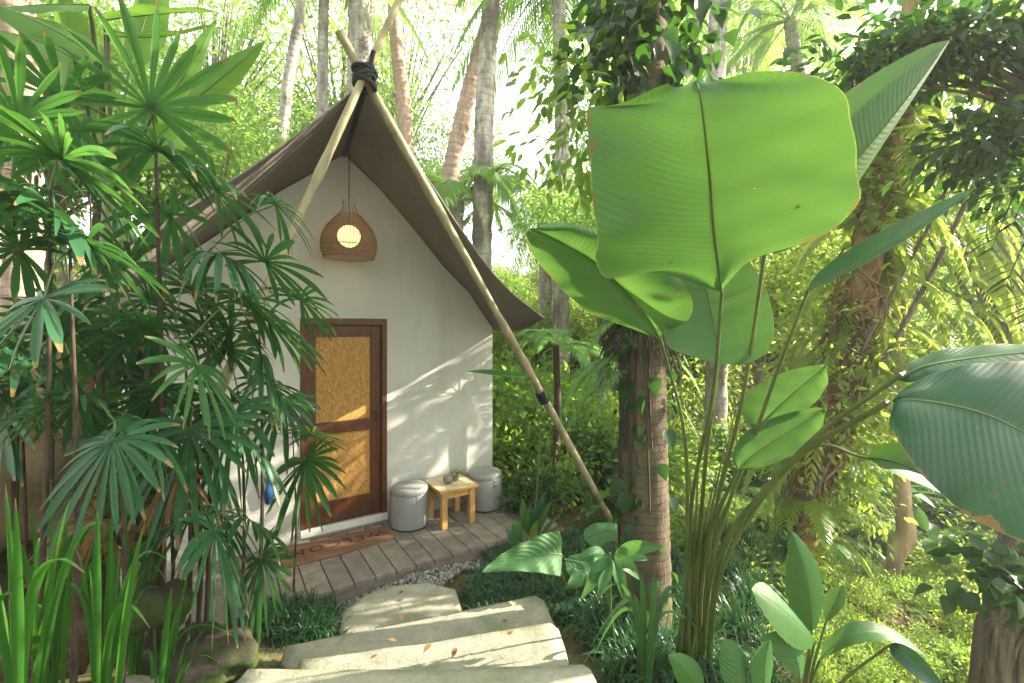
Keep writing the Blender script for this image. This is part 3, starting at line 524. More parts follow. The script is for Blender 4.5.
tube(mb, [H(uB, .045, zB+.13), H(uB, .003, zB+.17)], .003, sides=5); tag(mb.obj('hanging_cloth', m_blue, None, True), 'small blue cloth hanging on the wall left of the door', 'cloth')
# ------------------------------------------------------------------ stone steps, gravel, rocks
def slab(name, out, z, th, label, seed, mat=m_step):
    r = np.random.default_rng(seed); P = np.array([p[:2] for p in out]); Q = []
    for a, b in zip(P, np.roll(P, -1, 0)):
        k = max(2, int(np.linalg.norm(b-a)/.05)); Q += [a+(b-a)*t for t in np.arange(k)/k]
    Q = np.array(Q); 
    ns_ = r.normal(0, 1, len(Q)); 
    for _ in range(2): ns_ = (ns_+np.roll(ns_, 1)+np.roll(ns_, -1))/3
    c = Q.mean(0); d = Q-c; Q = Q+d/np.linalg.norm(d, axis=1)[:, None]*(ns_*.004)[:, None]; d = (Q-c); dn = d/np.linalg.norm(d, axis=1)[:, None]; m = len(Q); rings = []
    for f, ins, dz in ((0, 0, -th), (0, -.005, -th*.5), (0, 0, -.03), (0, .006, -.012), (0, .014, 0)): rings.append(np.c_[Q-dn*ins+dn*(ns_*.004)[:, None], np.full(m, z+dz)])
    for s_ in (.85, .65, .4, .15): rings.append(np.c_[c+(Q-c)*s_, z+r.normal(0, .0025, m)])
    v = np.vstack(rings+[np.array([[*c, z]])]); i = np.arange(len(rings)-1)[:, None]*m; j = np.arange(m)[None]; j2 = (j+1) % m
    f = [tuple(q) for q in np.stack([i+j, i+j2, i+m+j2, i+m+j], -1).reshape(-1, 4)]; L = (len(rings)-1)*m; f += [(L+a, L+(a+1) % m, len(v)-1) for a in range(m)]
    mb = MB(); mb.add(v, f); return tag(mb.obj(name, mat), label, 'step', 'stone steps')
slab('stepping_stone', [onz(*p, .0) for p in ((338, 632), (342, 612), (365, 594), (395, 585), (430, 582), (456, 589), (463, 606), (440, 640), (360, 650))], .0, .16, 'rounded pale landing stone below the plank deck', 1)['group'] = ''
slab('stone_step', [onz(284, 646, .16), onz(410, 621, .16), onz(536, 595, .16), onz(545, 600, .16), onz(556, 624, .16), onz(556, 650, .16), onz(310, 690, .16), onz(280, 664, .16)], .16, .3, 'long pale stone step nearest the landing stone, mossy left end', 2)
slab('stone_step', [onz(298, 660, .32), onz(430, 641, .32), onz(552, 622, .32), onz(560, 628, .32), onz(572, 668, .32), onz(572, 720, .32), onz(290, 740, .32), onz(292, 680, .32)], .32, .35, 'pale stone step in the middle of the flight', 3)
slab('stone_step', [onz(246, 668, .48), onz(400, 668, .48), onz(586, 663, .48), onz(592, 668, .48), onz(615, 720, .48), onz(620, 900, .48), onz(150, 900, .48), onz(225, 690, .48)], .48, .4, 'widest and uppermost pale stone step at the bottom edge', 4)
def ico(r=1):
    import bmesh
    b = bmesh.new(); bmesh.ops.create_icosphere(b, subdivisions=r, radius=1); v = np.array([x.co[:] for x in b.verts]); f = np.array([[q.index for q in x.verts] for x in b.faces]); b.free(); return v, f
iv, if_ = ico(2); mb = MB(); r = np.random.default_rng(3); cnt = 0
for k in range(2600):
    uu, vv = r.uniform(-.5, 1.85), r.uniform(1.07, 1.62)
    if vv > 1.25+.35*math.exp(-((uu-.15)/.45)**2)+.06*math.sin(uu*9): continue
    s_ = r.uniform(.010, .023); p = H(uu, vv, 0); z = min(gz(p[0], p[1]), -.09)+.02+r.uniform(0, .02); v = iv*s_*r.uniform(.6, 1.2, 3)+r.normal(0, .0012, iv.shape); a = r.uniform(0, 3); v = v@np.array([[math.cos(a), -math.sin(a), 0], [math.sin(a), math.cos(a), 0], [0, 0, 1]]); mb.add(v+V(p[0], p[1], z), if_, rnd=r.random())
tag(mb.obj('gravel', m_peb), 'pale grey pebbles between the deck and the landing stone', 'gravel', kind='stuff')
iv3, if3 = ico(4)
def rock(c, s, label, mat, seed, name='boulder'):
    r = np.random.default_rng(seed); v = iv3.copy(); d = np.zeros(len(v))
    for k in range(14): a = nrm(r.normal(0, 1, 3)); d -= .8*np.maximum(0, v@a-r.uniform(.55, .85))
    for k in range(12): q = r.normal(0, 1, 3)*r.uniform(2, 9); d += .25/np.linalg.norm(q)*np.sin(v@q+r.uniform(0, 6))
    v = v*(1+d)[:, None]*np.asarray(s)+np.asarray(c); mb = MB(); mb.add(v, if3); return tag(mb.obj(name, mat), label, 'rock')
rock(at(160, 600, 2.25), (.17, .16, .14), 'dark boulder behind the bright strap leaves', m_rock, 1)
rock(at(228, 645, 2.25)+V(0, 0, -.06), (.22, .18, .13), 'low mossy boulder left of the steps', m_rock, 2)
rock(at(190, 628, 2.55)+V(0, 0, -.1), (.22, .18, .13), 'flat mossy rock beside the dark soil', m_rock, 6)
rock(onz(142, 690, .42), (.17, .13, .08), 'small pale stone at the lower left edge of the steps', m_step, 3, 'stone')
rock(V(-4.6, 4.0, 1.1), (.9, .8, 1.45), 'tall brown rock face behind the lady palms', m_rockb, 4)
rock(V(-5.4, 3.1, 1.2), (.9, .8, 1.4), 'second brown rock left of the tall rock face', m_rockb, 8)
# ------------------------------------------------------------------ big calathea on the right
UP = V(0, 0, 1)
cb = V(1.02, 2.62, gz(1.02, 2.62)); cal = thing('calathea_plant', 'giant calathea with huge paddle leaves on long arching stalks', 'plant', cb)
def stalk(top, mids, r0=.012, r1=.006, off=(0, 0), par=cal, name='leaf_stalk', mat=m_stem, b=None, n=26, rt=.006):
    b0 = (cb if b is None else b)+V(off[0], off[1], -.03); mb = MB(); tube(mb, [b0]+list(mids)+[top], [r0, r0*.8, r1], n, 9); return mb.obj(name, mat, par)
def bleaf(base, mid, tip, width, side, mat=m_cal, par=cal, label=None, name='leaf', rib=.008, ns=26, nt=6, **k):
    mb = MB(); blade(mb, base, mid, tip, width, side, ns=ns, nt=nt, **k); 
    base, mid, tip = (np.asarray(x, float) for x in (base, mid, tip)); c = 2*mid-.5*(base+tip); s = np.linspace(0, .95, 16)[:, None]; P = (1-s)**2*base+2*s*(1-s)*c+s*s*tip; rib = rib*.6
    o = mb.obj(name, mat, par); m2 = MB(); tube(m2, P, [rib, rib*.2], sides=6, cap=False); m2.obj('midrib', m_stem, o)
    if label: o['label'] = label
    return o
def rleaf(rows, mat=m_cal, par=cal, label=None, rib=.006, **k):
    mb = MB(); C = blade3(mb, rows, **k); o = mb.obj('leaf', mat, par); m2 = MB(); tube(m2, C[:-2], [rib, rib*.25], sides=6, cap=False); m2.obj('midrib', m_stem, o)
    if label: o['label'] = label
b1 = at(722, 292, 1.62)
def rw(l, m, r, yl, ym, yr): return ((*l, yl), (*m, ym), (*r, yr))
rleaf([rw((720, 292), (722, 292), (724, 292), 1.62, 1.62, 1.62), rw((662, 275), (720, 277), (748, 264), 1.56, 1.6, 1.58), rw((612, 281), (717, 254), (796, 243), 1.5, 1.55, 1.52), rw((596, 262), (714, 230), (836, 222), 1.44, 1.5, 1.46), rw((596, 238), (712, 205), (857, 200), 1.40, 1.45, 1.4), rw((591, 195), (710, 178), (862, 178), 1.35, 1.4, 1.36), rw((590, 155), (707, 150), (860, 148), 1.3, 1.35, 1.3), rw((588, 122), (704, 122), (853, 118), 1.26, 1.31, 1.26), rw((592, 106), (701, 100), (838, 94), 1.26, 1.28, 1.26), rw((628, 101), (698, 86), (800, 77), 1.27, 1.28, 1.27), rw((665, 88), (696, 80), (745, 74), 1.28, 1.28, 1.28)], cup=.04, rip=.022, rf=1.7, rib=.0042, label='largest pale green leaf seen from beneath')
stalk(b1, [at(690, 520, 2.5), at(712, 400, 1.95)], off=(0, 0))
b2 = at(660, 337, 2.0)
rleaf([rw((657, 338), (659, 337), (661, 336), 2, 2, 2), rw((628, 328), (646, 316), (684, 322), 1.97, 1.97, 1.95), rw((592, 313), (624, 290), (692, 300), 1.93, 1.92, 1.85), rw((563, 290), (596, 263), (668, 268), 1.87, 1.86, 1.85), rw((540, 265), (568, 246), (614, 236), 1.82, 1.8, 1.8), rw((527, 243), (545, 234), (574, 224), 1.77, 1.76, 1.76), rw((526, 231), (531, 228), (541, 225), 1.74, 1.74, 1.74)], cup=-.04, rip=.012, label='pale green leaf pointing left above the ringed trunk')
stalk(b2, [at(686, 560, 2.55), at(685, 440, 2.2)], off=(-.05, .02), r1=.007)
b3 = at(718, 364, 2.0)
bleaf(b3, at(712, 315, 2.02), at(690, 235, 2.0), .50, V(1, .1, -.05), prof='round', cup=-.15, rip=.02, rf=1.1, label='leaf hidden partly behind the largest one')
stalk(b3, [at(700, 540, 2.55), at(706, 460, 2.3)], off=(.03, .04), r1=.007)
b4 = at(765, 252, 1.85)
bleaf(b4, at(852, 166, 1.75), at(950, 40, 1.7), .44, V(.45, .55, -.85), prof='oval', cup=.5, rip=.015, rf=1.2, label='tall pointed leaf rising behind the largest one')
stalk(b4, [at(705, 560, 2.55), at(742, 400, 2.1)], off=(.05, 0), r1=.007)
b5 = at(808, 290, 1.8)
bleaf(b5, at(880, 250, 1.7), at(974, 188, 1.6), .26, V(.1, 1, .12), mat=m_cald, prof='oval', cup=.2, label='narrow edge-on leaf pointing right')
stalk(b5, [at(712, 560, 2.5), at(760, 420, 2.1)], off=(.07, .02), r1=.006)
b6 = at(757, 428, 2.2)
rleaf([rw((757, 429), (757, 428), (758, 426), 2.2, 2.2, 2.2), rw((748, 424), (768, 417), (775, 422), 2.2, 2.18, 2.16), rw((739, 405), (784, 402), (800, 414), 2.2, 2.16, 2.12), rw((752, 388), (800, 388), (818, 400), 2.18, 2.14, 2.1), rw((785, 372), (814, 376), (827, 384), 2.15, 2.12, 2.1), rw((815, 365), (822, 369), (827, 374), 2.12, 2.11, 2.1), rw((824, 364), (825, 366), (826, 367), 2.1, 2.1, 2.1)], cup=.03, rip=.008, rib=.004, label='upper of the two mid-height leaves')
stalk(b6, [at(700, 560, 2.6), at(728, 490, 2.4)], off=(.02, -.04), r1=.005)
b6 = at(738, 470, 2.1)
rleaf([rw((738, 471), (738, 470), (740, 469), 2.1, 2.1, 2.1), rw((733, 458), (746, 461), (760, 468), 2.12, 2.1, 2.08), rw((738, 440), (766, 446), (792, 455), 2.14, 2.09, 2.05), rw((762, 422), (788, 432), (812, 440), 2.14, 2.08, 2.04), rw((792, 412), (806, 421), (822, 425), 2.1, 2.07, 2.04), rw((815, 408), (820, 411), (825, 414), 2.07, 2.06, 2.04), rw((824, 409), (826, 410), (827, 411), 2.05, 2.05, 2.05)], cup=.03, rip=.008, rib=.004, label='lower of the two mid-height leaves')
stalk(b6, [at(702, 570, 2.6), at(716, 520, 2.4)], off=(-.02, -.04), r1=.005)
b7 = at(888, 402, 1.35)
rleaf([rw((893, 399), (893, 401), (894, 404), 1.35, 1.35, 1.35), rw((906, 386), (915, 400), (890, 428), 1.37, 1.33, 1.3), rw((945, 370), (955, 406), (918, 472), 1.38, 1.3, 1.24), rw((990, 363), (992, 417), (962, 510), 1.36, 1.27, 1.2), rw((1040, 362), (1030, 436), (1015, 538), 1.33, 1.25, 1.17), rw((1100, 380), (1080, 462), (1080, 560), 1.3, 1.22, 1.14), rw((1165, 450), (1140, 495), (1140, 550), 1.25, 1.2, 1.14), rw((1185, 515), (1183, 520), (1180, 530), 1.18, 1.17, 1.16)], mat=m_cald, cup=-.03, rip=.008, rib=.005, label='dark glossy leaf at the right edge')
stalk(b7, [at(720, 560, 2.3), at(790, 465, 1.75)], off=(.10, 0), r1=.009)
b8 = at(902, 374, 1.5)
rleaf([rw((899, 376), (900, 378), (902, 381), 1.5, 1.5, 1.5), rw((912, 360), (925, 366), (940, 379), 1.62, 1.5, 1.4), rw((962, 349), (972, 358), (985, 372), 1.68, 1.5, 1.36), rw((1030, 341), (1035, 352), (1045, 368), 1.68, 1.48, 1.33), rw((1110, 340), (1110, 352), (1110, 366), 1.6, 1.43, 1.3), rw((1170, 352), (1172, 354), (1172, 358), 1.4, 1.4, 1.38)], mat=m_cald, cup=.02, rip=.01, rib=.005, label='flat pale leaf above the dark glossy one')
stalk(b8, [at(716, 560, 2.4), at(800, 452, 1.8)], off=(.09, .05), r1=.007)
b9 = at(868, 458, 1.7)
bleaf(b9, at(915, 470, 1.65), at(965, 508, 1.6), .15, V(.1, .5, .6), prof='oval', cup=.35, label='small olive leaf on a thin stalk')
stalk(b9, [at(722, 570, 2.3), at(800, 455, 1.85)], off=(.12, .03), r1=.005)
for k in range(7): stalk(at(690+k*9, 470-30*(k % 3), 2.55), [at(690+k*4, 545, 2.58)], off=(-.07+.03*k, .05), r0=.012, r1=.003, name='young_shoot', n=12)
# ------------------------------------------------------------------ trees with trunks near the camera
def trunk_thing(name, label, pts, rad, mat, cat='tree', sides=20, rings=0, n=60, jit=.03, group=None, root=True):
    base = np.asarray(pts[0], float); t = thing(name, label, cat, base, group); mb = MB(); r_ = np.interp(np.linspace(0, 1, n), np.linspace(0, 1, len(rad)), rad)
    if rings: r_ = r_*(1+.05*np.sin(np.linspace(0, 1, n)*rings*6.28))
    tube(mb, [base-V(0, 0, .1)]+[np.asarray(p, float) for p in pts[1:]], r_, n, sides, jit); mb.obj('trunk', mat, t); return t
# vine-clad palm trunk beside the pole
tx, ty = .92, 3.15; tg = gz(tx, ty)
vt = trunk_thing('vine_clad_tree', 'brown ringed trunk right of the pole, clad in heart-leaved vines', [V(tx, ty, tg), V(tx-.01, ty, 1.0), V(tx-.02, ty, 2.1), V(tx-.0, ty, 3.3), V(tx+.03, ty+.05, 6.2)], (.19, .165, .155, .15, .14), m_bk_br, rings=0, n=150)
r = np.random.default_rng(5)
mb = MB(); P, D, ce = cloud(560, V(tx, ty-.05, 4.15), (.42, .42, .72), 26, 11, .3, .6); D[:, 2] -= .8; leaves(mb, P, D, .12, 'heart', 1, .5)
P, D, _ = cloud(420, V(tx-.45, ty-.05, 3.55), (.42, .35, .75), 26, 14, .28, .4); D[:, 2] -= .6; leaves(mb, P, D, .10, 'oval', 31, .5, 1)
P, D, _ = cloud(70, V(tx-.12, ty-.05, 2.15), (.22, .22, .2), 8, 13, .3); D[:, 2] -= .9; leaves(mb, P, D, .10, 'heart', 2, .5)
for k in range(130):
    z = r.uniform(-.3, 3.4)+.5; a = r.uniform(-3.3, -1.9) if k % 4 else r.uniform(-2.6, .1); p = V(tx+.19*math.cos(a), ty+.19*math.sin(a), z); leaves(mb, p[None], np.array([[math.cos(a)*.6, math.sin(a)*.6, -1]]), r.uniform(.05, .13), 'heart', k, .3)
mb.obj('vine_leaves', [m_bushd, m_bush], vt)
mb = MB()
for k in range(16):
    a = r.uniform(-3.0, -1.7); z1 = r.uniform(1.8, 2.25); z0 = z1-r.uniform(.2, 1.5); rr = r.uniform(.17, .2); tube(mb, [V(tx+rr*math.cos(a)*.8, ty+rr*math.sin(a), z1+.05), V(tx+rr*math.cos(a), ty+rr*math.sin(a), (z0+z1)/2), V(tx+rr*math.cos(a+.1)*1.05, ty+rr*math.sin(a+.1), max(z0, tg))], r.uniform(.003, .009), 10, 5)
for k in range(160):
    a = r.uniform(0, 6.28); p = V(tx-.03+.16*math.cos(a), ty+.16*math.sin(a), r.uniform(1.95, 2.2)); q = p+V(math.cos(a)*.12, math.sin(a)*.12, r.uniform(-.25, .02)); tube(mb, [p, (p+q)/2+V(0, 0, .03), q], .004, 5, 3)
mb.obj('hanging_roots', m_cane, vt)
mb = MB()
for k in range(11):
    a = r.uniform(-3.3, -.1); frond(mb, V(tx-.05+.1*math.cos(a), ty+.1*math.sin(a), r.uniform(1.6, 2.15)), V(math.cos(a), math.sin(a), .35), V(-math.sin(a), math.cos(a), 0), r.uniform(.3, .55), 20, .2, .9, .2, .028, k, rach=.003)
mb.obj('ferns', m_fern, vt)
# epiphyte tree, leaning, right
e0 = at(790, 560, 5.0); e0[2] = gz(e0[0], e0[1])
et = trunk_thing('leaning_tree', 'leaning sunlit tree wrapped in orange roots and yellow ferns', [e0, at(800, 520, 5.0), at(832, 400, 4.9), at(858, 300, 4.8), at(880, 190, 4.7), at(905, 90, 4.7), at(925, -60, 4.7), at(960, -260, 4.9)], (.19, .16, .13, .16, .13, .11, .1, .08), m_bk_or, jit=.2)
mb = MB()
for k in range(260):
    f = r.uniform(.0, .95); pth = curve([at(800, 520, 5.0), at(832, 400, 4.9), at(858, 300, 4.8), at(880, 190, 4.7)], 30); i0 = int(f*20); a = r.uniform(0, 6.28); q = V(math.cos(a), math.sin(a), 0); rr = r.uniform(.12, .24)
    m_ = r.integers(4, 9); P = [pth[min(29, i0+z)]+q*rr*(1+.2*r.random())+V(-math.sin(a), math.cos(a), 0)*r.normal(0, .07) for z in range(m_)]; tube(mb, P, r.uniform(.004, .016), 12, 5)
mb.obj('aerial_roots', m_bk_or, et)
mb = MB()
for k in range(120):
    f = r.integers(0, 60); pth = curve([at(790, 560, 5.0), at(832, 400, 4.9), at(870, 240, 4.8), at(905, 90, 4.7), at(925, -20, 4.7)], 60); a = r.uniform(0, 6.28); frond(mb, pth[f]+V(math.cos(a), math.sin(a), 0)*.15, V(math.cos(a), math.sin(a), r.uniform(-.1, .7)), V(-math.sin(a), math.cos(a), 0), r.uniform(.45, .95), 16, .22, r.uniform(.5, 1.1), .25, .05, k, rach=.004)

for k in range(40):
    f = r.integers(20, 60); a = r.uniform(3.4, 6.0); frond(mb, pth[f]+V(math.cos(a), math.sin(a), 0)*.1, V(math.cos(a)*.5, math.sin(a)*.3, -.7), V(-math.sin(a), math.cos(a), 0), r.uniform(.35, .6), 14, .25, .3, .3, .05, 300+k, rach=.004)
mb.obj('ferns', m_ferny, et)
mb = MB(); P, D, _ = cloud(3200, at(835, 400, 4.9), (.65, .5, 1.9), 34, 21, .22); leaves(mb, P, D, .085, 'oval', 5); P, D, _ = cloud(1500, at(885, 170, 4.75), (.32, .3, 1.5), 26, 24, .2); leaves(mb, P, D, .09, 'heart', 15); mb.obj('creeper_leaves', m_bushy, et)
mb = MB(); P, D, _ = cloud(1100, at(960, -190, 4.9), (2.2, 2.0, 1.1), 30, 22, .25); leaves(mb, P, D, .15, 'oval', 6); mb.obj('crown', m_busht, et)
for px0, py0, px1, py1, Y, lb in ((992, 85, 872, 330, 3.9, 'thin bare liana slanting beside the leaning tree'), (1010, 110, 850, 420, 4.1, 'thicker slanting liana with short side roots')):
    mb = MB(); a, b = at(px0, py0, Y), at(px1, py1, Y+.5); tube(mb, [a+(a-b)*.6, a, (a+b)/2+V(.03, 0, -.05), b, b+(b-a)*.5+V(0, 0, -.1)], .013 if px0 < 1000 else .022, 30, 7, .15)
    for k in range(40): p = a+(b-a)*r.random(); tube(mb, [p, p+V(r.normal(0, .03), 0, -r.uniform(.03, .25))], .0035, sides=3)
    tag(mb.obj('liana', m_bk_grey), lb, 'liana', 'lianas by the leaning tree')
# hanging yellow fern curtain
ht = thing('hanging_fern', 'curtain of yellow sunlit fronds hanging right of the leaning tree', 'plant', at(925, 150, 5.3)); mb = MB()
for k in range(80):
    p = at(r.uniform(880, 985), r.uniform(60, 330), r.uniform(5.0, 6.2)); a = r.uniform(-2.6, -.5); frond(mb, p, V(math.cos(a), math.sin(a), .1), V(-math.sin(a), math.cos(a), 0), r.uniform(.5, 1.0), 16, .2, 1.5, .5, .05, 100+k, rach=.004)
tube(mb, [at(925, 150, 5.3), at(960, 20, 5.3), at(1000, -120, 5.2)], .03, 10, 6); mb.obj('fronds', m_ferny, ht)
# slender crooked trunk and the rough trunk at the corner
s0 = at(886, 596, 5.6); sl_t = trunk_thing('slender_tree', 'slender crooked tan trunk with sunlit edge on the lower slope', [V(s0[0], s0[1], gz(s0[0], s0[1])-.1), at(895, 560, 5.6), at(906, 535, 5.6), at(903, 508, 5.6), at(901, 450, 5.6), at(898, 330, 5.6), at(905, 180, 5.7), at(912, -60, 5.8)], (.085, .085, .10, .09, .075, .07, .06, .05), m_bk_tan, jit=.06)
mb = MB(); P, D, _ = cloud(1500, at(915, -130, 5.8), (1.4, 1.4, .9), 20, 33); leaves(mb, P, D, .13, 'oval', 6); mb.obj('crown', m_busht, sl_t)
c0 = V(3.2, 2.95, gz(3.2, 2.95)); ct = trunk_thing('rough_barked_tree', 'rough grey trunk cut by the lower right corner', [c0, at(1012, 640, 2.9), at(1022, 600, 2.9), at(1045, 480, 2.95), at(1090, 300, 3.0), at(1150, 0, 3.1)], (.17, .15, .14, .13, .12, .1), m_bk_grey, jit=.09)
mb = MB()
for k in range(26):
    a = r.uniform(2.2, 5.4); w0 = r.uniform(-.5, .5); pp = curve([c0-V(0, 0, .1), at(1012, 640, 2.9), at(1022, 600, 2.9), at(1045, 480, 2.95), at(1090, 300, 3.0)], 40); rr_ = np.interp(np.arange(40), [0, 39], [.165, .125]); tube(mb, [pp[q]+V(math.cos(a+w0*q/8), math.sin(a+w0*q/8), 0)*rr_[q] for q in range(0, 40, 3)], [r.uniform(.012, .03), r.uniform(.008, .016)], 40, 6, .1)
mb.obj('climbing_roots', m_bk_grey, ct)
mb = MB(); P, D, _ = cloud(140, at(1000, 585, 2.75), (.22, .2, .3), 8, 41); leaves(mb, P, D, .10, 'heart', 7); mb.obj('vine_leaves', m_bushd, ct)
mb = MB(); P, D, ce = cloud(1500, at(945, 60, 3.3)+V(.1, 0, .1), (1.05, .6, .48), 30, 51, .2, .3)
leaves(mb, P, D, .12, 'oval', 8)
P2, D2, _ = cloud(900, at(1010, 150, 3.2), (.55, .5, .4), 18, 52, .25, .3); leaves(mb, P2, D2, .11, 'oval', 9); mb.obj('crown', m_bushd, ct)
mb = MB(); st = at(1110, 150, 3.1)
for q in ce: tube(mb, [st, (st+q)/2+V(0, 0, .15), q], (.02, .004), 10, 5)
mb.obj('branch', m_bk_grey, ct)
# monstera at right edge
mt = thing('monstera_plant', 'split-leaf climber hanging in at the right edge', 'plant', at(1060, 150, 2.9)); 
for k, (px, py, L_) in enumerate(((1000, 215, .5), (1010, 262, .42), (1022, 190, .5), (1030, 300, .4))):
    b = at(px+22, py-35, 2.9); mb = MB(); frond(mb, b, nrm(at(px-25, py+55, 2.8)-b), V(.9, -.2, .45), L_, 8, .62, .15, .15, .13, k, ang=1.15, rach=.006, seg=4); mb.obj('leaf', m_bushd, mt)
    mb = MB(); tube(mb, [at(1075, 150, 3.0), at(px+45, py-60, 2.95), b], .006, 10, 5); mb.obj('leaf_stalk', m_stem, mt)
# ------------------------------------------------------------------ coconut palms behind the hut
def crown_fronds(mb, c, L_, n, seed, mi=0, droop=.7):
    r = np.random.default_rng(seed)
    for k in range(n):
        a = k*2.4+r.normal(0, .2); el = r.uniform(-.3, 1.1); frond(mb, c, V(math.cos(a)*math.cos(el), math.sin(a)*math.cos(el), math.sin(el)), V(-math.sin(a), math.cos(a), 0), L_*r.uniform(.8, 1.1), 44, .22, droop*r.uniform(.7, 1.2), .5, .012, seed*50+k, rach=.02)
def coco(label, pts, rad, mat, seed, L_=3.2, n=15, rings=40, crown=True):
    t = trunk_thing('coconut_palm', label, pts, rad, mat, 'palm tree', 14, rings, 140, .03, 'palm trunks behind the hut'); mb = MB(); crown_fronds(mb, np.asarray(pts[-1], float), L_, n, seed); mb.obj('crown', m_coco, t); return t
def gp(px, Y): x = (px-HXP)/FPX*Y; return V(x, Y, gz(x, Y))
coco('mottled grey palm trunk rising straight right of the roof peak', [gp(478, 9.5), at(482, 240, 9.5), at(485, 100, 9.5), at(492, -20, 9.5), at(494, -200, 9.5)], (.26, .21, .2, .17, .15), m_bk_pale, 1)
coco('pinkish palm trunk leaning right behind the grey one', [gp(425, 11), at(446, 212, 11), at(462, 120, 11), at(494, 0, 11), at(525, -130, 11)], (.28, .22, .2, .18, .16), m_bk_pink, 2)
coco('stout palm trunk straight behind the crossed pole tips', [gp(362, 12), at(360, 100, 12), at(361, 0, 12), at(362, -150, 12)], (.34, .3, .3, .25), m_bk_pale, 3, rings=70)
coco('leaning dark palm trunk just right of the pole tips', [gp(412, 12.5), at(405, 130, 12.5), at(396, 40, 12.5), at(386, -120, 12.5)], (.24, .2, .17, .15), m_bk_pink, 4)
coco('thin slanting palm trunk left of the roof peak', [gp(262, 11), at(285, 110, 11), at(300, 10, 11), at(310, -120, 11)], (.2, .13, .12, .1), m_bk_pale, 5)
coco('palm trunk at the upper left behind the banana leaves', [gp(20, 5.5), at(24, 160, 5.5), at(18, 40, 5.5), at(12, -120, 5.5)], (.2, .17, .17, .15), m_bk_pink, 6, L_=2.4)
coco('far palm trunk above the giant leaf', [gp(716, 10), at(716, 80, 10), at(722, -20, 10), at(730, -140, 10)], (.24, .2, .18, .15), m_bk_pale, 7)
coco('short far palm with low fronds right of the hut roof', [gp(545, 15), at(545, 260, 15), at(540, 190, 15)], (.24, .2, .18), m_bk_pale, 8, L_=4.0, n=20)
coco('low young palm behind the right slope of the roof', [gp(450, 10), at(455, 250, 10), at(458, 200, 10)], (.2, .17, .15), m_bk_pale, 9, L_=2.6, n=16)
coco('palm behind the vine-clad tree whose fronds hang in from the top', [gp(560, 10), at(562, 150, 10), at(558, -30, 10)], (.2, .16, .14), m_bk_pale, 10, L_=3.4, n=22)
coco('palm with fronds hanging in above the left roof slope', [gp(318, 12), at(322, 100, 12), at(325, -50, 12)], (.2, .14, .12), m_bk_pale, 11, L_=3.2, n=20)
coco('leaning palm with fronds between the giant leaf and the right edge', [gp(800, 11), at(805, 150, 11), at(790, 20, 11)], (.2, .16, .14), m_bk_pale, 12, L_=3.0, n=20)
# ------------------------------------------------------------------ banana plants upper left
bn = thing('banana_plant', 'banana plant with broad backlit leaves above the lady palms', 'plant', gp(110, 4.6)); g0 = gp(110, 4.6)
mb = MB(); tube(mb, [g0, at(110, 300, 4.6), at(112, 190, 4.6)], (.12, .1, .07), 14, 12); mb.obj('stem', m_stem, bn)
top = at(112, 190, 4.6)
for (b, m, t, w_, sd_, mt_) in ((at(105, 20, 4.0), at(160, 14, 3.9), at(218, 12, 3.8), .30, V(.1, .9, .5), 0), (at(108, 35, 4.0), at(165, 36, 4), at(216, 24, 4), .25, V(.1, .8, .6), 0), (at(60, 100, 4.3), at(70, 40, 4.3), at(50, -20, 4.2), .32, V(1, .1, 0), 0), (at(130, 70, 4.4), at(145, 20, 4.4), at(160, -30, 4.4), .36, V(1, .2, 0), 0), (at(180, 112, 4.5), at(225, 75, 4.5), at(266, 40, 4.5), .24, V(.5, .3, -.8), 0), (at(150, 120, 4.3), at(185, 75, 4.3), at(215, 20, 4.3), .2, V(.3, .8, -.4), 0),
        (at(100, 60, 3.4), at(50, 28, 3.2), at(-20, 0, 3.1), .34, V(.2, .7, .6), 1), (at(75, 60, 3.2), at(35, 40, 3.1), at(-20, 28, 3.0), .30, V(.2, .8, .5), 1), (at(90, 5, 3.4), at(40, 5, 3.3), at(-20, 10, 3.2), .28, V(.1, .8, .6), 1), (at(140, 170, 4.4), at(165, 130, 4.4), at(190, 120, 4.3), .4, V(1, .2, .3), 0), (at(110, 190, 4.4), at(85, 140, 4.4), at(60, 130, 4.3), .4, V(1, .2, .3), 0)):
    bleaf(b, m, t, w_, sd_, mat=m_ban, par=bn, prof='strap' if w_ < .29 else 'oval', cup=.3, rip=.03, rf=2.5, rib=.014); mb = MB(); tube(mb, [top, (top+b)/2+V(0, 0, -.05), b], (.03, .015), 12, 7); mb.obj('leaf_stalk', m_stem, bn)
# ------------------------------------------------------------------ lady palms in front of the hut
def palm(label, px, Y, top_py, fans, mat=m_pal, thick=.013, group='lady palms in front of the hut', lean=0, tpx=None):
    g0 = gp(px, Y); t = thing('lady_palm', label, 'palm', g0, group); tp = at(tpx or px+lean, top_py, Y); mb = MB(); tube(mb, [g0-V(0, 0, .05), g0*.5+tp*.5+V(.03, 0, 0), tp], (thick*1.1, thick*.8, thick*.4), 24, 8, .12); mb.obj('cane', m_cane, t)
    for i, f in enumerate(fans):
        fx_, fy_, fY, rad_, dx, dz, dr = f[:7]; mt_ = f[7] if len(f) > 7 else mat; hub = at(fx_, fy_, fY); a0 = tp*(.75)+(g0*.25) if fy_ > top_py+60 else tp; 
        dy = -.55 if dz < .5 else -.35; d = nrm(V(dx, dy, dz)); sd_ = nrm(np.cross(d, V(0, 1, .25 if abs(dz) > .5 else .9))); mb = MB(); fan(mb, hub, d, sd_, rad_/FPX*fY, int(rng.integers(15, 22)), 2.35, dr*.62, .12, int(fx_*7+fy_)); o = mb.obj('fan_leaf', mt_, t)
        m2 = MB(); tube(m2, [a0, a0*.45+hub*.55+V(0, 0, .05), hub-d*.01], (.005, .0035), 12, 5); m2.obj('leaf_stalk', m_stem, o)
    return t
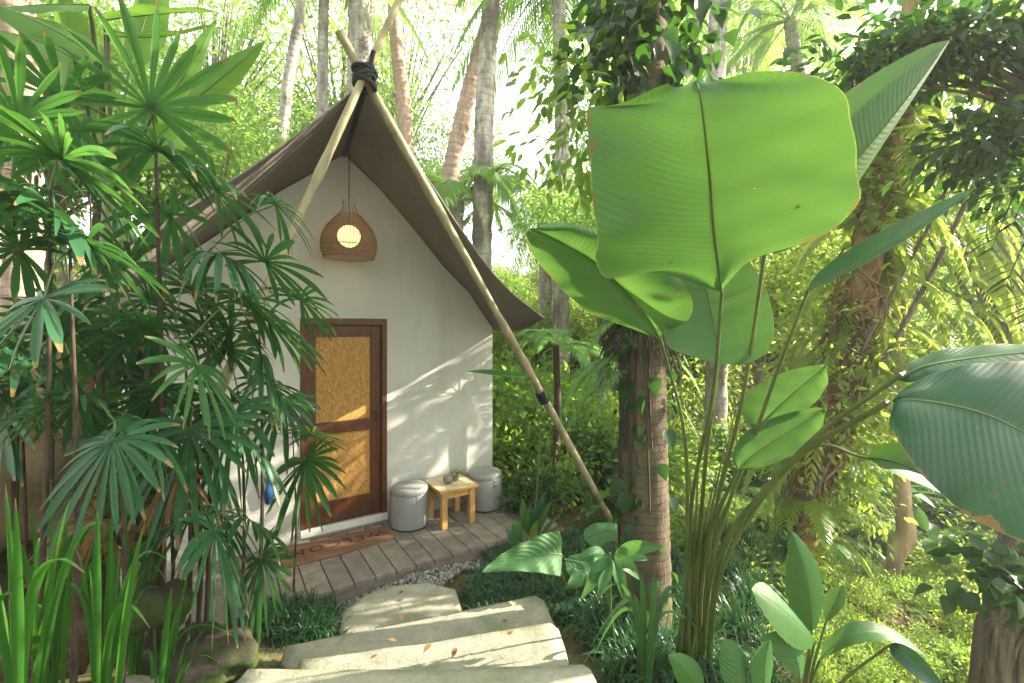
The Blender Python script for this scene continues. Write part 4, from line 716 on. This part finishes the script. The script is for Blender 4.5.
# fan: hub px, py, depth, radius px, direction x, direction z, droop
palm('tallest lady palm with a starry bright fan held high', 156, 2.5, 150, [(150, 108, 2.35, 105, -.05, 1, .12, m_pal2), (158, 150, 2.3, 92, .25, .25, .75), (60, 100, 2.3, 95, -.8, .4, .35), (215, 190, 2.5, 75, .9, .1, .6)], thick=.02)
palm('lady palm leaning in from the left edge with wide dark fans', 30, 2.0, 190, [(62, 160, 2.0, 110, .5, .3, .5, m_pal2), (18, 120, 2.0, 90, -.2, .6, .3, m_pal2), (55, 215, 2.0, 100, .8, -.1, .6), (0, 200, 2.0, 90, -.1, .2, .5)], lean=20)
palm('lady palm with a large bluish drooping fan near the left edge', 70, 1.9, 250, [(43, 299, 1.8, 95, .12, -.55, .35), (85, 245, 2.0, 90, .7, .3, .6), (20, 250, 2.0, 80, -.6, .3, .5)])
palm('lady palm with whitish drooping fan over the hut wall', 205, 2.7, 255, [(222, 256, 2.6, 70, .2, .1, 1.3), (265, 262, 2.7, 68, .7, .35, .5), (170, 215, 2.6, 70, -.6, .3, .7), (275, 205, 2.8, 50, .8, .1, 1.0)])
palm('lady palm with pale fan spread across the hut wall', 185, 2.35, 345, [(197, 366, 2.25, 72, .25, -.35, .45, m_pal2), (150, 330, 2.4, 70, -.5, .3, .6), (245, 300, 2.5, 66, .5, .3, .7)])
palm('lady palm whose dark fans reach over the door', 258, 3.0, 290, [(268, 322, 2.9, 72, .8, .1, .55), (262, 355, 2.9, 76, .35, -.5, .5), (230, 330, 3.0, 60, -.3, .5, .6), (300, 300, 3.1, 50, .9, .35, .6)])
palm('lady palm with small green fan against the door', 292, 3.5, 420, [(312, 436, 3.3, 45, .35, .45, .35, m_pal2), (305, 462, 3.3, 62, .35, -.7, .5, m_pal2), (283, 400, 3.4, 55, .0, -.6, .7)], thick=.009)
palm('lady palm with long drooping dark fan at its middle', 195, 2.5, 410, [(190, 430, 2.3, 95, .1, -.8, .5), (235, 415, 2.5, 80, .4, -.6, .6), (160, 395, 2.5, 70, -.6, .0, .6)])
palm('lady palm with a big ribbed fan above the strap leaves', 118, 2.0, 425, [(113, 441, 1.85, 92, .15, -.7, .55), (80, 400, 2.1, 70, -.5, .2, .8), (150, 430, 2.1, 80, .7, -.3, .6)])
palm('low lady palm with blue-green fan over the mossy boulder', 225, 2.45, 515, [(215, 532, 2.25, 88, .35, -.45, .6), (250, 520, 2.5, 66, .8, .05, .8), (190, 520, 2.4, 60, -.6, -.1, .9), (262, 560, 2.5, 60, .5, -.6, .5)])
palm('lady palm with short fans beneath the roof corner', 100, 2.6, 300, [(105, 300, 2.5, 75, .3, .2, .9), (130, 265, 2.6, 70, .2, .5, .6), (60, 330, 2.5, 80, -.6, -.2, .6)])
palm('lady palm with sparse fans low at the white wall', 160, 2.9, 450, [(175, 470, 2.7, 70, .4, -.3, .8), (140, 470, 2.8, 70, -.4, -.3, .7), (215, 465, 2.9, 60, .6, -.4, .6)])
r = np.random.default_rng(77)
for k in (0, 1, 2, 3, 7, 8):
    px = [12, 48, 90, 130, 175, 230, 265, 20, 110][k]; Y = [2.6, 2.9, 3.0, 3.1, 3.2, 3.3, 3.4, 2.4, 2.7][k]; tp = [170, 140, 190, 380, 330, 440, 480, 380, 480][k]
    palm('slim lady palm cane with dark fans inside the dense clump' , px, Y, tp, [(px+r.uniform(-45, 45), tp+r.uniform(-20, 70), Y-.1, r.uniform(50, 75), r.uniform(-.8, .8), r.uniform(-.6, .5), r.uniform(.4, .9)) for q in range(3)], thick=.011)['group'] = 'slim lady palm canes in the clump'
mb = MB(); tube(mb, [gp(140, 3.0), at(142, 480, 3.0), at(138, 330, 3.0)], (.085, .08, .05), 20, 10, .12)
dk_t = thing('palm_stump', 'thick dark fibrous palm trunk in the shade of the fans', 'palm', gp(140, 3.0)); mb.obj('trunk', m_cane, dk_t)
mb = MB()
for k in range(5): a = k*1.3; fan(mb, at(138, 330, 3.0), V(math.cos(a), math.sin(a)*.5, .5), V(-math.sin(a), math.cos(a)*.5, .3), .4, 11, 1.4, .6, .1, 900+k)
mb.obj('crown', m_pal, dk_t)
palm('lady palm with a withered tan fan hanging low among green ones', 168, 2.6, 470, [(178, 478, 2.45, 55, .2, -.9, .9, m_dry), (100, 520, 2.5, 60, -.5, -.6, .8, m_dry), (210, 505, 2.5, 70, .8, -.2, .7), (165, 440, 2.6, 70, -.4, .5, .6)])
palm('lady palm filling the wall left of the door with fine fans', 240, 3.1, 400, [(232, 402, 3.0, 68, -.2, .4, .5), (250, 440, 3.0, 66, .5, -.3, .6), (215, 430, 3.0, 60, -.7, .2, .6), (270, 385, 3.1, 56, .7, .3, .6), (225, 350, 3.1, 60, .1, .8, .5)])
palm('lady palm with many short fans just inside the roof shadow', 150, 2.9, 330, [(150, 300, 2.8, 66, .1, .6, .6), (180, 320, 2.8, 64, .7, .2, .6), (120, 350, 2.8, 66, -.6, .0, .6), (190, 290, 2.9, 58, .5, .6, .5), (160, 395, 2.8, 64, .3, -.5, .6)])
palm('lady palm with crossing dark fans at the left edge, mid height', 8, 2.3, 330, [(15, 345, 2.2, 95, .6, -.2, .6), (60, 370, 2.3, 85, .8, -.4, .6), (5, 420, 2.2, 85, .4, -.7, .6), (75, 330, 2.4, 80, .3, .5, .6)])
# ------------------------------------------------------------------ strap leaf plants (lower left)
def strap(px, py, Y, bl, label, wd_=.045, mat=m_strap, name='strap_leaf_plant', cat='plant', group='strap-leaved plants'):
    b = at(px, py, Y); b[2] = max(gz(b[0], b[1])-.02, b[2]-.0) if 0 else gz(b[0], b[1])-.02; t = thing(name, label, cat, b, group); mb = MB()
    for (x, y, bend) in bl+[(x+rng.uniform(-30, 30), y+rng.uniform(10, 60), q+rng.uniform(.1, .5)) for x, y, q in bl[:3]]:
        tip = at(x, y+28, Y+rng.normal(0, .12)); mid = b*.45+tip*.55+V((b[0]-tip[0])*.35*abs(bend), 0, .10+.32*abs(bend)); blade(mb, b+V(rng.normal(0, .02), rng.normal(0, .02), 0), mid, tip, wd_*.47*rng.uniform(.8, 1.2), V(1, .5*rng.normal(), .3*rng.normal()), 'strap', .5, ns=14, nt=1)
    mb.obj('blades', mat, t); return t
strap(100, 700, 1.75, [(113, 468, 0), (92, 516, 0), (146, 492, 0), (135, 560, .4), (60, 560, .4), (160, 560, .3), (120, 520, 0), (150, 600, .6), (75, 520, .1), (175, 540, .7)], 'bright green strap-leaved clump with upright blades, lower left', .052)
strap(20, 740, 1.5, [(15, 470, 0), (-20, 520, .3), (60, 500, .3), (85, 545, .6), (40, 590, .6), (5, 455, 0), (-30, 470, .2), (30, 620, .9), (110, 500, .6), (70, 470, .1), (-10, 610, .9)], 'bright strap-leaved clump at the left edge with curved blades', .055)
strap(158, 690, 2.05, [(150, 575, 0), (200, 592, 0), (172, 560, 0), (186, 575, 0), (282, 655, .9), (215, 600, .1), (146, 620, 0), (190, 540, 0)], 'small strap-leaved clump with one long arching blade', .045)
strap(50, 640, 2.1, [(30, 480, .1), (70, 470, 0), (100, 490, .2), (0, 500, .4), (120, 530, .5), (50, 450, 0), (15, 560, .7), (85, 440, 0)], 'darker strap-leaved clump behind the bright ones', .05)
strap(130, 640, 2.3, [(105, 500, .1), (150, 500, 0), (180, 520, .4), (90, 540, .5), (125, 470, 0), (165, 470, .1)], 'strap-leaved clump beside the dark boulder', .045)
strap(648, 672, 2.45, [(640, 545, 0), (655, 545, 0), (610, 590, .5), (700, 600, .7), (590, 620, .8), (730, 640, .9), (660, 560, .1), (630, 570, .2), (690, 575, .5), (600, 570, .5)], 'pale rosette plant with two upright blades right of the steps', .06, m_aroid, 'rosette_plant')
# ------------------------------------------------------------------ grass-like tufts
def tuft(seed, n=70, L_=.32, wd_=.012):
    r = np.random.default_rng(seed); mb = MB()
    for k in range(n):
        a = r.uniform(0, 6.28); o = r.uniform(.15, 1.0); l = L_*r.uniform(.6, 1.15); b = V(r.normal(0, .035), r.normal(0, .035), 0); D = V(math.cos(a), math.sin(a), 0); tip = b+D*l*o+V(0, 0, l*(1-.75*o)); mid = b+D*l*o*.42+V(0, 0, l*(.62-.15*o)); blade(mb, b, mid, tip, wd_*r.uniform(.7, 1.3), V(-math.sin(a), math.cos(a), 0), 'strap', .4, ns=6, nt=1)
    return mb.mesh('tuft_blades', m_grass)
tm = [tuft(s) for s in range(4)]+[tuft(9, 60, .18, .009), tuft(10, 60, .16, .009)]
def place_tuft(x, y, s, k, label, group):
    o = bpy.data.objects.new('grass_tuft', tm[k]); COL.objects.link(o); o.location = (x, y, max(gz(x, y), -.14)-.01); o.rotation_euler = (0, 0, random.uniform(0, 6)); o.scale = (s, s, s*random.uniform(.8, 1.1)); tag(o, label, 'grass tuft', group)
r = np.random.default_rng(12); cnt = 0
for px in range(540, 790, 17):
    for py in range(585, 700, 20):
        x_, y_ = px+r.uniform(-8, 8), py+r.uniform(-8, 8); z = .2
        for _ in range(4): p = onz(x_, y_, z); z = gz(p[0], p[1])
        if x_ < 560+(y_-600)*.42+14 or x_ > 790-(y_-590)*.2: continue
        place_tuft(p[0], p[1], r.uniform(.75, 1.15), int(r.integers(0, 4)), 'dark blue-green grassy tuft in the bed right of the steps', 'grassy tufts right of the steps')
for k in range(260):
    uu, vv = r.uniform(1.0, 2.9), r.uniform(1.10, 2.3); p = H(uu, vv, 0)
    if (p[0] < .36 and p[1] < 3.45) or p[0] < -.36 or p[0] > 1.0: continue
    place_tuft(p[0], p[1], r.uniform(.7, 1.0), int(r.integers(4, 6)), 'short dark grass tuft between the deck and the steps', 'short grass tufts before the deck')
for k in range(26):
    p = onz(r.uniform(262, 335), r.uniform(596, 645), .0)
    place_tuft(p[0], p[1], r.uniform(.6, .95), int(r.integers(0, 6)), 'dark grass tuft left of the landing stone', 'grass tufts left of the landing stone')
# ------------------------------------------------------------------ broad leaved plants by the steps
ar = thing('aroid_plant', 'pale aroid plant with drooping wavy leaves beside the deck corner', 'plant', gp(570, 3.7)); ab = gp(572, 3.7)
for b, m, t, w_, sd_ in ((at(562, 555, 3.4), at(535, 556, 3.3), at(498, 570, 3.2), .30, V(.1, .6, .8)), (at(545, 552, 3.5), at(515, 560, 3.4), at(482, 572, 3.3), .22, V(.1, .7, .6)), (at(565, 560, 3.4), at(585, 570, 3.3), at(560, 592, 3.2), .24, V(.9, .3, .2)), (at(590, 555, 3.4), at(600, 575, 3.3), at(612, 600, 3.2), .2, V(.9, .3, .2)), (at(585, 540, 3.5), at(610, 530, 3.5), at(640, 540, 3.4), .2, V(.0, .8, .5))):
    bleaf(b, m, t, w_, sd_, mat=m_aroid, par=ar, prof='heart', cup=-.25, rip=.035, rf=3.5); mb = MB(); tube(mb, [ab, (ab+b)/2+V(0, 0, .1), b], (.012, .006), 10, 6); mb.obj('leaf_stalk', m_stem, ar)
wv = thing('whorled_plant', 'sapling with a whorl of hanging oval leaves before the ringed trunk', 'plant', gp(618, 2.75)); wb = gp(618, 2.75)
hub = at(610, 553, 2.65); mb = MB(); tube(mb, [wb, (wb+hub)/2+V(-.02, 0, 0), hub], (.012, .006), 10, 6); mb.obj('stem', m_stem, wv); mb = MB()
for x, y in ((580, 600), (598, 598), (625, 602), (648, 560), (663, 548), (590, 575), (640, 580), (575, 560)): t = at(x, y, 2.55+r.normal(0, .05)); blade(mb, hub+(t-hub)*.15, (hub+t)/2+V(0, -.03, .03), t, .075, V(1, .3, .2) if abs(x-610) < 25 else V(.2, .4, .9), 'oval', .3, ns=10, nt=2)
mb.obj('leaves', m_aroid, wv)
sp = thing('sapling', 'sapling with one upright bright oval leaf in the lower right', 'plant', gp(812, 2.3)); sb = gp(800, 2.3)
for b, m, t, w_, sd_, mt_ in ((at(812, 632, 2.1), at(808, 585, 2.1), at(792, 532, 2.1), .20, V(1, .2, 0), m_cal), (at(826, 622, 2.3), at(838, 600, 2.3), at(842, 585, 2.3), .12, V(1, .1, .3), m_cal), (at(815, 640, 2.1), at(785, 612, 2.0), at(752, 590, 1.95), .22, V(.1, .7, .7), m_cal), (at(820, 660, 2.1), at(870, 632, 2.1), at(930, 660, 2.1), .09, V(.1, .8, .4), m_cal), (at(890, 645, 2.1), at(915, 665, 2.0), at(950, 700, 1.95), .09, V(.5, .3, .6), m_cald), (at(800, 680, 2.0), at(790, 650, 2.0), at(760, 640, 1.95), .13, V(.8, .3, .4), m_aroid), (at(740, 700, 1.9), at(735, 665, 1.9), at(722, 640, 1.9), .13, V(1, .3, 0), m_aroid), (at(765, 700, 1.9), at(765, 665, 1.9), at(770, 640, 1.9), .12, V(1, .3, 0), m_aroid), (at(700, 700, 1.9), at(690, 675, 1.9), at(668, 655, 1.9), .12, V(1, .3, 0), m_cal)):
    bleaf(b, m, t, w_, sd_, mat=mt_, par=sp, prof='oval', cup=.25, rip=.01, rib=.004); mb = MB(); tube(mb, [sb, (sb+b)/2+V(0, 0, .04), b], (.009, .005), 10, 6); mb.obj('leaf_stalk', m_stem, sp)
dp = thing('dieffenbachia_plant', 'small plant with upright pointed leaves at the deck corner', 'plant', gp(530, 4.5)); db = gp(530, 4.5)
for x, y, w_, mt_ in ((522, 498, .1, m_cal), (545, 492, .12, m_cald), (552, 500, .1, m_cal), (512, 520, .12, m_aroid), (538, 520, .1, m_bushy), (505, 530, .1, m_aroid), (560, 515, .1, m_cal), (530, 505, .1, m_cal)):
    t = at(x, y, 4.4); b = db*.6+t*.4; bleaf(b, (b+t)/2+V(0, -.03, .04), t, w_, V(.8, .5, .2), mat=mt_, par=dp, prof='lance', cup=.4, rib=.004, ns=10, nt=2); mb = MB(); tube(mb, [db, b], .005, sides=5); mb.obj('leaf_stalk', m_stem, dp)
bleaf(at(530, 376, 4.7), at(500, 371, 4.6), at(466, 371, 4.5), .2, V(.0, 1, .2), mat=m_cal, par=dp, prof='oval', cup=.2, label='single long leaf reaching in front of the wall corner'); mb = MB(); tube(mb, [db, at(540, 440, 4.7), at(530, 376, 4.7)], .007, 10, 5); mb.obj('leaf_stalk', m_stem, dp)
# ------------------------------------------------------------------ shrubs, ferns and trees of the forest (a few sources, copied)
def shrub(seed, n=1300, rad=(.7, .7, .6), leaf=.11, mat=m_bush, kind='oval', clumps=18, name='shrub', h=.6):
    t = thing(name, 'x', 'shrub', (0, 0, 0)); mb = MB(); P, D, ce = cloud(n, V(0, 0, h), rad, clumps, seed, .3, .45); P[:, 2] = np.abs(P[:, 2]); leaves(mb, P, D, leaf, kind, seed); mb.obj('foliage', mat, t); mb = MB()
    for q in ce: tube(mb, [V(0, 0, -.1), q*.5+V(0, 0, .05), q], (.02, .004), 8, 5)
    mb.obj('branches', m_stemb, t); return t
def fern(seed, mat=m_fern, L_=.9, n=14):
    t = thing('fern', 'x', 'fern', (0, 0, 0)); mb = MB(); r = np.random.default_rng(seed)
    for k in range(n): a = k*2.4; el = r.uniform(.35, 1.1); frond(mb, V(0, 0, .03), V(math.cos(a)*math.cos(el), math.sin(a)*math.cos(el), math.sin(el)), V(-math.sin(a), math.cos(a), 0), L_*r.uniform(.7, 1.1), 24, .2, .55, .2, .032, seed*40+k, rach=.005)
    mb.obj('fronds', mat, t); return t
def tree(seed, n=6500, h=6.0, rad=(2.0, 2.0, 1.9), leaf=.135, mat=m_busht, clumps=30, bk=m_bk_grey):
    t = thing('broadleaf_tree', 'x', 'tree', (0, 0, 0)); mb = MB(); P, D, ce = cloud(n, V(0, 0, h), rad, clumps, seed, .2, .45); leaves(mb, P, D, leaf, 'oval', seed); mb.obj('crown', mat, t)
    mb = MB(); tube(mb, [V(0, 0, -.3), V(.1, .05, h*.35), V(-.05, .1, h*.75), V(0, 0, h+.3)], (.16, .12, .08, .04), 24, 9, .08)
    for q in ce: s_ = V(0, 0, h*.55)*(1-.0)+V(0, 0, .4); tube(mb, [s_+V(0, 0, rng.uniform(-.5, .9)), (s_+q)/2+V(0, 0, .15), q], (.04, .008), 8, 5)
    mb.obj('trunk', bk, t); return t
tfp = gp(552, 5.7); tf = thing('tree_fern', 'pale tree fern with arching fronds just right of the roof corner', 'tree fern', tfp); mb = MB(); tpt = at(556, 345, 5.7); tube(mb, [tfp, tfp*.5+tpt*.5+V(.04, 0, 0), tpt], (.06, .045, .04), 14, 9, .15); mb.obj('trunk', m_cane, tf); mb = MB()
for k in range(15): a = k*2.4; el = .2+.7*((k*7) % 5)/5; frond(mb, tpt, V(math.cos(a)*math.cos(el), math.sin(a)*math.cos(el), math.sin(el)), V(-math.sin(a), math.cos(a), 0), 1.0, 30, .2, .55, .15, .022, 700+k, rach=.006)
mb.obj('crown', m_fern, tf)
src = {'b': [shrub(1), shrub(2, 1200, (.8, .8, .5), .14), shrub(3, 1500, (.6, .6, .8), .09)], 'y': [shrub(4, 1300, (.8, .8, .55), .11, m_bushy), shrub(5, 1100, (.7, .7, .5), .14, m_bushy, 'thin')],
       'd': [shrub(6, 1300, (.6, .6, .6), .13, m_bushd), shrub(7, 1400, (.9, .9, .7), .16, m_bushd, 'thin')], 'f': [fern(1), fern(2, m_fern, 1.1, 12)], 'g': [fern(3, m_ferny, 1.0, 13)],
       't': [tree(11), tree(12, 6000, 5, (1.7, 1.7, 2.2), .15), tree(13, 7000, 7, (2.4, 2.4, 1.8), .13)], 'u': [tree(14, 6000, 5.5, (1.8, 1.8, 1.8), .13, m_bushy)], 'q': [tree(16, 3300, 8.5, (2.6, 2.6, 3.2), .16, m_busht, 48), tree(17, 3000, 8.0, (2.4, 2.4, 3.0), .17, m_bush, 44)], 'p': [tree(15, 1300, 5.0, (1.9, 1.9, 1.7), .2, m_busht, 24)], 's': [shrub(8, 3200, (1.2, 1.2, 1.0), .13, m_bush, 'oval', 26), shrub(9, 3200, (1.2, 1.2, 1.0), .13, m_bushy, 'oval', 22)]}
def wide(seed, n=16, L_=.7, mat=m_cal):
    t = thing('broad_leaved_plant', 'x', 'plant', (0, 0, 0)); mb = MB(); st = MB(); r = np.random.default_rng(seed)
    for k in range(n):
        a = k*2.4; h = r.uniform(.2, 1.1); D = V(math.cos(a), math.sin(a), 0); b = D*r.uniform(.1, .35)+V(0, 0, h); tip = b+D*L_*r.uniform(.5, .9)+V(0, 0, r.uniform(-.3, .35)); tube(st, [V(0, 0, 0), b*.5+V(0, 0, .1), b], .008, 8, 5); blade(mb, b, (b+tip)/2+V(0, 0, .1), tip, L_*.33, V(-D[1], D[0], r.normal(0, .3)), 'oval', .25, .02, 2, ns=8, nt=2)
    mb.obj('leaves', mat, t); st.obj('leaf_stalks', m_stem, t); return t
def youngpalm(seed, L_=1.6):
    t = thing('young_palm', 'x', 'palm', (0, 0, 0)); mb = MB(); r = np.random.default_rng(seed)
    for k in range(11): a = k*2.4; el = r.uniform(.5, 1.3); frond(mb, V(0, 0, .0), V(math.cos(a)*math.cos(el), math.sin(a)*math.cos(el), math.sin(el)), V(-math.sin(a), math.cos(a), 0), L_*r.uniform(.8, 1.2), 30, .24, .5, .4, .02, seed*70+k, rach=.012)
    mb.obj('fronds', m_coco, t); return t
src['w'] = [wide(1), wide(2, 14, .9, m_ban), wide(3, 18, .55, m_bush)]; src['n'] = [youngpalm(1), youngpalm(2, 2.1)]
used = set()
def put(kind, x, y, sc=1, label='', group='', z=None, idx=None, cat=None):
    L_ = src[kind]; i = int(rng.integers(0, len(L_))) if idx is None else idx; s_ = L_[i]; z = gz(x, y) if z is None else z; key = (kind, i)
    if key not in used: used.add(key); s_.location = (x, y, z); s_.rotation_euler = (0, 0, rng.uniform(0, 6)); s_.scale = (sc, sc, sc); s_['label'] = label; s_['group'] = group; return s_
    return dup(s_, (x, y, z), rng.uniform(0, 6), sc, label, group)
r = np.random.default_rng(31)
def clear_hut(x, y):
    q = V(x, y, 0)-HO; return not (-2.6 < q@HU < 3.0 and -5.2 < q@HN < 1.5)
# right of the hut, behind the pole
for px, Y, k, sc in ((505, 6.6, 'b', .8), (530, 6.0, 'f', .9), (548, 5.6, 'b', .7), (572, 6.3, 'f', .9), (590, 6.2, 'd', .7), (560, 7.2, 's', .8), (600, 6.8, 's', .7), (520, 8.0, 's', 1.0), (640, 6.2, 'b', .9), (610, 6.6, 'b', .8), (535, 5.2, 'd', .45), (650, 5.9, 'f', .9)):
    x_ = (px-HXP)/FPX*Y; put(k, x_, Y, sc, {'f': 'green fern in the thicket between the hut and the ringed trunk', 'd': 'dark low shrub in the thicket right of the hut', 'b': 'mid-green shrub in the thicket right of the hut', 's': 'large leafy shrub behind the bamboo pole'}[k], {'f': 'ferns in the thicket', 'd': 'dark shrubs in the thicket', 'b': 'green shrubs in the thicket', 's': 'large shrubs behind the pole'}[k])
# valley slope on the right
for k in range(190):
    Y = r.uniform(2.9, 13) if k % 3 else r.uniform(2.9, 6); x_ = r.uniform(1.3, 1.15*Y+.8)
    if (x_ < 1.75 and Y < 4.5) or (Y < 3.6 and x_ > 2.7): continue
    kk = r.choice(['b', 'y', 'f', 'g', 'b', 'y', 'y'] if x_ < 6 else ['b', 'y', 'b', 'f', 'g']); sc = r.uniform(.22, .36) if Y < 4.2 else r.uniform(.3, .55) if Y < 6.5 else r.uniform(.55, .95)
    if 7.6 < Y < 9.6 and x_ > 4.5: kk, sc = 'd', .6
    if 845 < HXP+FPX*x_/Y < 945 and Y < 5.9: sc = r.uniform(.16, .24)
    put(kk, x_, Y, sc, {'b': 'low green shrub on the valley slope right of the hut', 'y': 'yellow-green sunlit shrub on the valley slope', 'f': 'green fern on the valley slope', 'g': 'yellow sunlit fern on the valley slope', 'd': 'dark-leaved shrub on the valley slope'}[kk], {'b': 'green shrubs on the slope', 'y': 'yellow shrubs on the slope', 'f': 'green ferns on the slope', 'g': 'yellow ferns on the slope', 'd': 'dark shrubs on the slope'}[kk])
for k in range(34):
    Y = r.uniform(4.6, 12); x_ = r.uniform(.16, 1.05)*Y; kk = 'w' if k % 2 else 'n'
    if 845 < HXP+FPX*x_/Y < 945 and Y < 5.9: continue
    put(kk, x_, Y, r.uniform(.4, .6) if Y < 6 else r.uniform(.6, 1.0), {'w': 'broad-leaved plant among the shrubs on the valley slope', 'n': 'young feathery palm among the shrubs on the valley slope'}[kk], {'w': 'broad-leaved plants on the slope', 'n': 'young palms on the slope'}[kk])
for k in range(12):
    Y = r.uniform(8.5, 13); x_ = r.uniform(-.75, .12)*Y; kk = 'w' if k % 3 == 0 else 'n'
    if clear_hut(x_, Y): put(kk, x_, Y, r.uniform(1.2, 1.9), 'tall feathery palm in the forest behind the hut' if kk == 'n' else 'big-leaved plant in the forest behind the hut', 'feathery palms behind the hut' if kk == 'n' else 'big-leaved plants behind the hut')
for k in range(60):
    px = r.uniform(800, 1000); Y = r.uniform(3.4, 5.6); put(r.choice(['b', 'y', 'f', 'g']), (px-HXP)/FPX*Y, Y, r.uniform(.16, .3), 'tiny seedling in the low greenery of the lower right', 'tiny seedlings at the lower right')
# far hillside shrubs
for k in range(95):
    Y = r.uniform(12, 27); x_ = r.uniform(.25*Y, 1.2*Y) if k % 4 else r.uniform(-.3*Y, .22*Y); put('s', x_, Y, r.uniform(1.0, 1.8) if k % 4 else r.uniform(.7, 1.1), 'big hazy shrub on the far hillside', 'shrubs on the far hillside')
# trees behind
for px, Y, sc, k in ((250, 10, .8, 't'), (300, 14, 1.0, 't'), (210, 8.5, .7, 't'), (340, 17, 1.0, 't'), (410, 15, .9, 't'), (430, 10.5, .55, 't'), (450, 18, 1.0, 't'), (160, 9, .8, 't'), (100, 9, .9, 't'), (50, 8, .8, 't'), (10, 7, .8, 't'), (130, 13, 1.2, 't'), (230, 16, 1.2, 't'), (60, 14, 1.2, 't')):
    x_ = (px-HXP)/FPX*Y
    if clear_hut(x_, Y): put('t', x_, Y, sc, 'leafy backlit tree in the forest behind the hut', 'trees behind the hut')
for px, Y, sc, k in ((600, 8.5, .62, 't'), (620, 12, .9, 't'), (660, 9, .8, 't'), (700, 13, 1.0, 't'), (760, 9, .75, 'u'), (800, 12, 1.0, 't'), (850, 9, .8, 'u'), (780, 16, 1.2, 'u'), (880, 14, 1.2, 'u'), (690, 18, 1.2, 't'), (930, 24, 1.2, 't')):
    x_ = (px-HXP)/FPX*Y; put(k, x_, Y, sc, {'t': 'green backlit tree on the far side of the valley', 'u': 'yellow-green sunlit tree on the far side of the valley'}[k], {'t': 'green trees across the valley', 'u': 'yellow-green trees across the valley'}[k])
for px, Y, sc in ((215, 15, 1.2), (400, 20, 1.5), (345, 15, 1.1), (620, 15, 1.15), (700, 16, 1.2), (820, 19, 1.2), (650, 22, 1.6), (740, 22, 1.7), (60, 17, 1.4), (250, 22, 1.2)):
    put('q', (px-HXP)/FPX*Y, Y, sc, 'tall lacy forest tree backlit against the white sky', 'tall trees against the sky')
# undergrowth left and behind the hut
for px, Y, k, sc in ((20, 4.6, 'b', .9), (60, 5.2, 's', .8), (-20, 3.6, 'd', .7), (90, 5.6, 's', .9), (-60, 3.2, 's', .6), (30, 3.2, 'd', .5), (10, 2.6, 'd', .4), (80, 3.3, 'd', .4), (190, 9.5, 's', 1.3), (260, 11, 's', 1.4), (330, 12, 's', 1.4), (400, 11, 's', 1.3), (450, 9.5, 's', 1.1), (140, 8, 's', 1.2), (480, 10, 's', 1.1)):
    x_ = (px-HXP)/FPX*Y
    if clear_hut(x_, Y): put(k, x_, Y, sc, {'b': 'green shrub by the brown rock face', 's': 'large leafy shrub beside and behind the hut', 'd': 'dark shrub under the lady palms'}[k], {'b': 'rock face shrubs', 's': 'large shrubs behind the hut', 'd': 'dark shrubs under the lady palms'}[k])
for x_, y_, sc in ((-4.5, -3.5, 1.3), (1.0, -5.0, 1.4), (-7.5, .2, 1.2), (5.5, -5.5, 1.3), (-1.5, -2.6, 1.1), (-9, 5, 1.3), (-2.5, -7, 1.5), (3.2, -3.2, 1.0)): put('t', x_, y_, sc, 'unseen forest tree added behind the steps to shade the foreground', 'trees behind the steps')  # unseen trees added behind the viewpoint to darken the wall and foreground
put('p', 7.5, 7.0, 1.15, 'sparse tree added at the right to dapple the sun on the hut', 'sparse trees at the right'); put('p', 8.6, 6.4, .95, 'sparse tree added at the right to dapple the sun on the hut', 'sparse trees at the right'); put('t', -4.2, -.6, .95, 'unseen forest tree added behind the steps to shade the foreground', 'trees behind the steps')  # sparse trees added to dapple the sun on the wall; unseen tree adds shade
for k in range(16): x_ = r.uniform(-.03, .2)*9.5; put('s', x_, r.uniform(8.2, 11.5), r.uniform(.5, .8), 'leafy shrub in the gap between hut roof and ringed trunk', 'shrubs in the gap behind the hut')
# leaf litter (stuff)
mb = MB(); n_ = 5000; X_ = r.uniform(-3, 9, n_); Y_ = r.uniform(1.2, 9, n_); Z_ = np.array([gz(a, b) for a, b in zip(X_, Y_)])+.012; q = np.stack([X_-HO[0], Y_-HO[1]], 1); ok = ~(((q@HU[:2]) > -1.3) & ((q@HU[:2]) < 2.45) & ((q@HN[:2]) < 1.1)); ok &= ~((np.abs(X_+.45) < 1.0) & (Y_ < 3.9))
P = np.stack([X_, Y_, Z_], 1)[ok]; D = r.normal(0, 1, P.shape); D[:, 2] *= .15; leaves(mb, P, D, .07, 'oval', 5, .25); ls = [[r.uniform(-.9, .2), r.uniform(2.25, 2.42), .484] for _ in range(3)]+[[r.uniform(-.9, .2), r.uniform(2.55, 2.7), .324] for _ in range(2)]+[[r.uniform(-.9, .0), r.uniform(3.02, 3.1), .164] for _ in range(4)]+[[r.uniform(-.9, -.6), r.uniform(3.5, 3.7), .004] for _ in range(2)]+[list(H(r.uniform(-.2, 2.2), r.uniform(.6, 1.0), .004)) for _ in range(7)]
P = np.array(ls); D = r.normal(0, 1, P.shape); D[:, 2] = 0; leaves(mb, P, D, .05, 'oval', 55, .1); tag(mb.obj('leaf_litter', m_dry), 'dry brown leaves scattered over the soil', 'leaf litter', kind='stuff')
for o in [o for o in bpy.data.objects if o.get('label') == 'x']:
    for c in list(o.children): bpy.data.objects.remove(c)
    bpy.data.objects.remove(o)
for o in bpy.data.objects:
    if o.get('group') == '': del o['group']
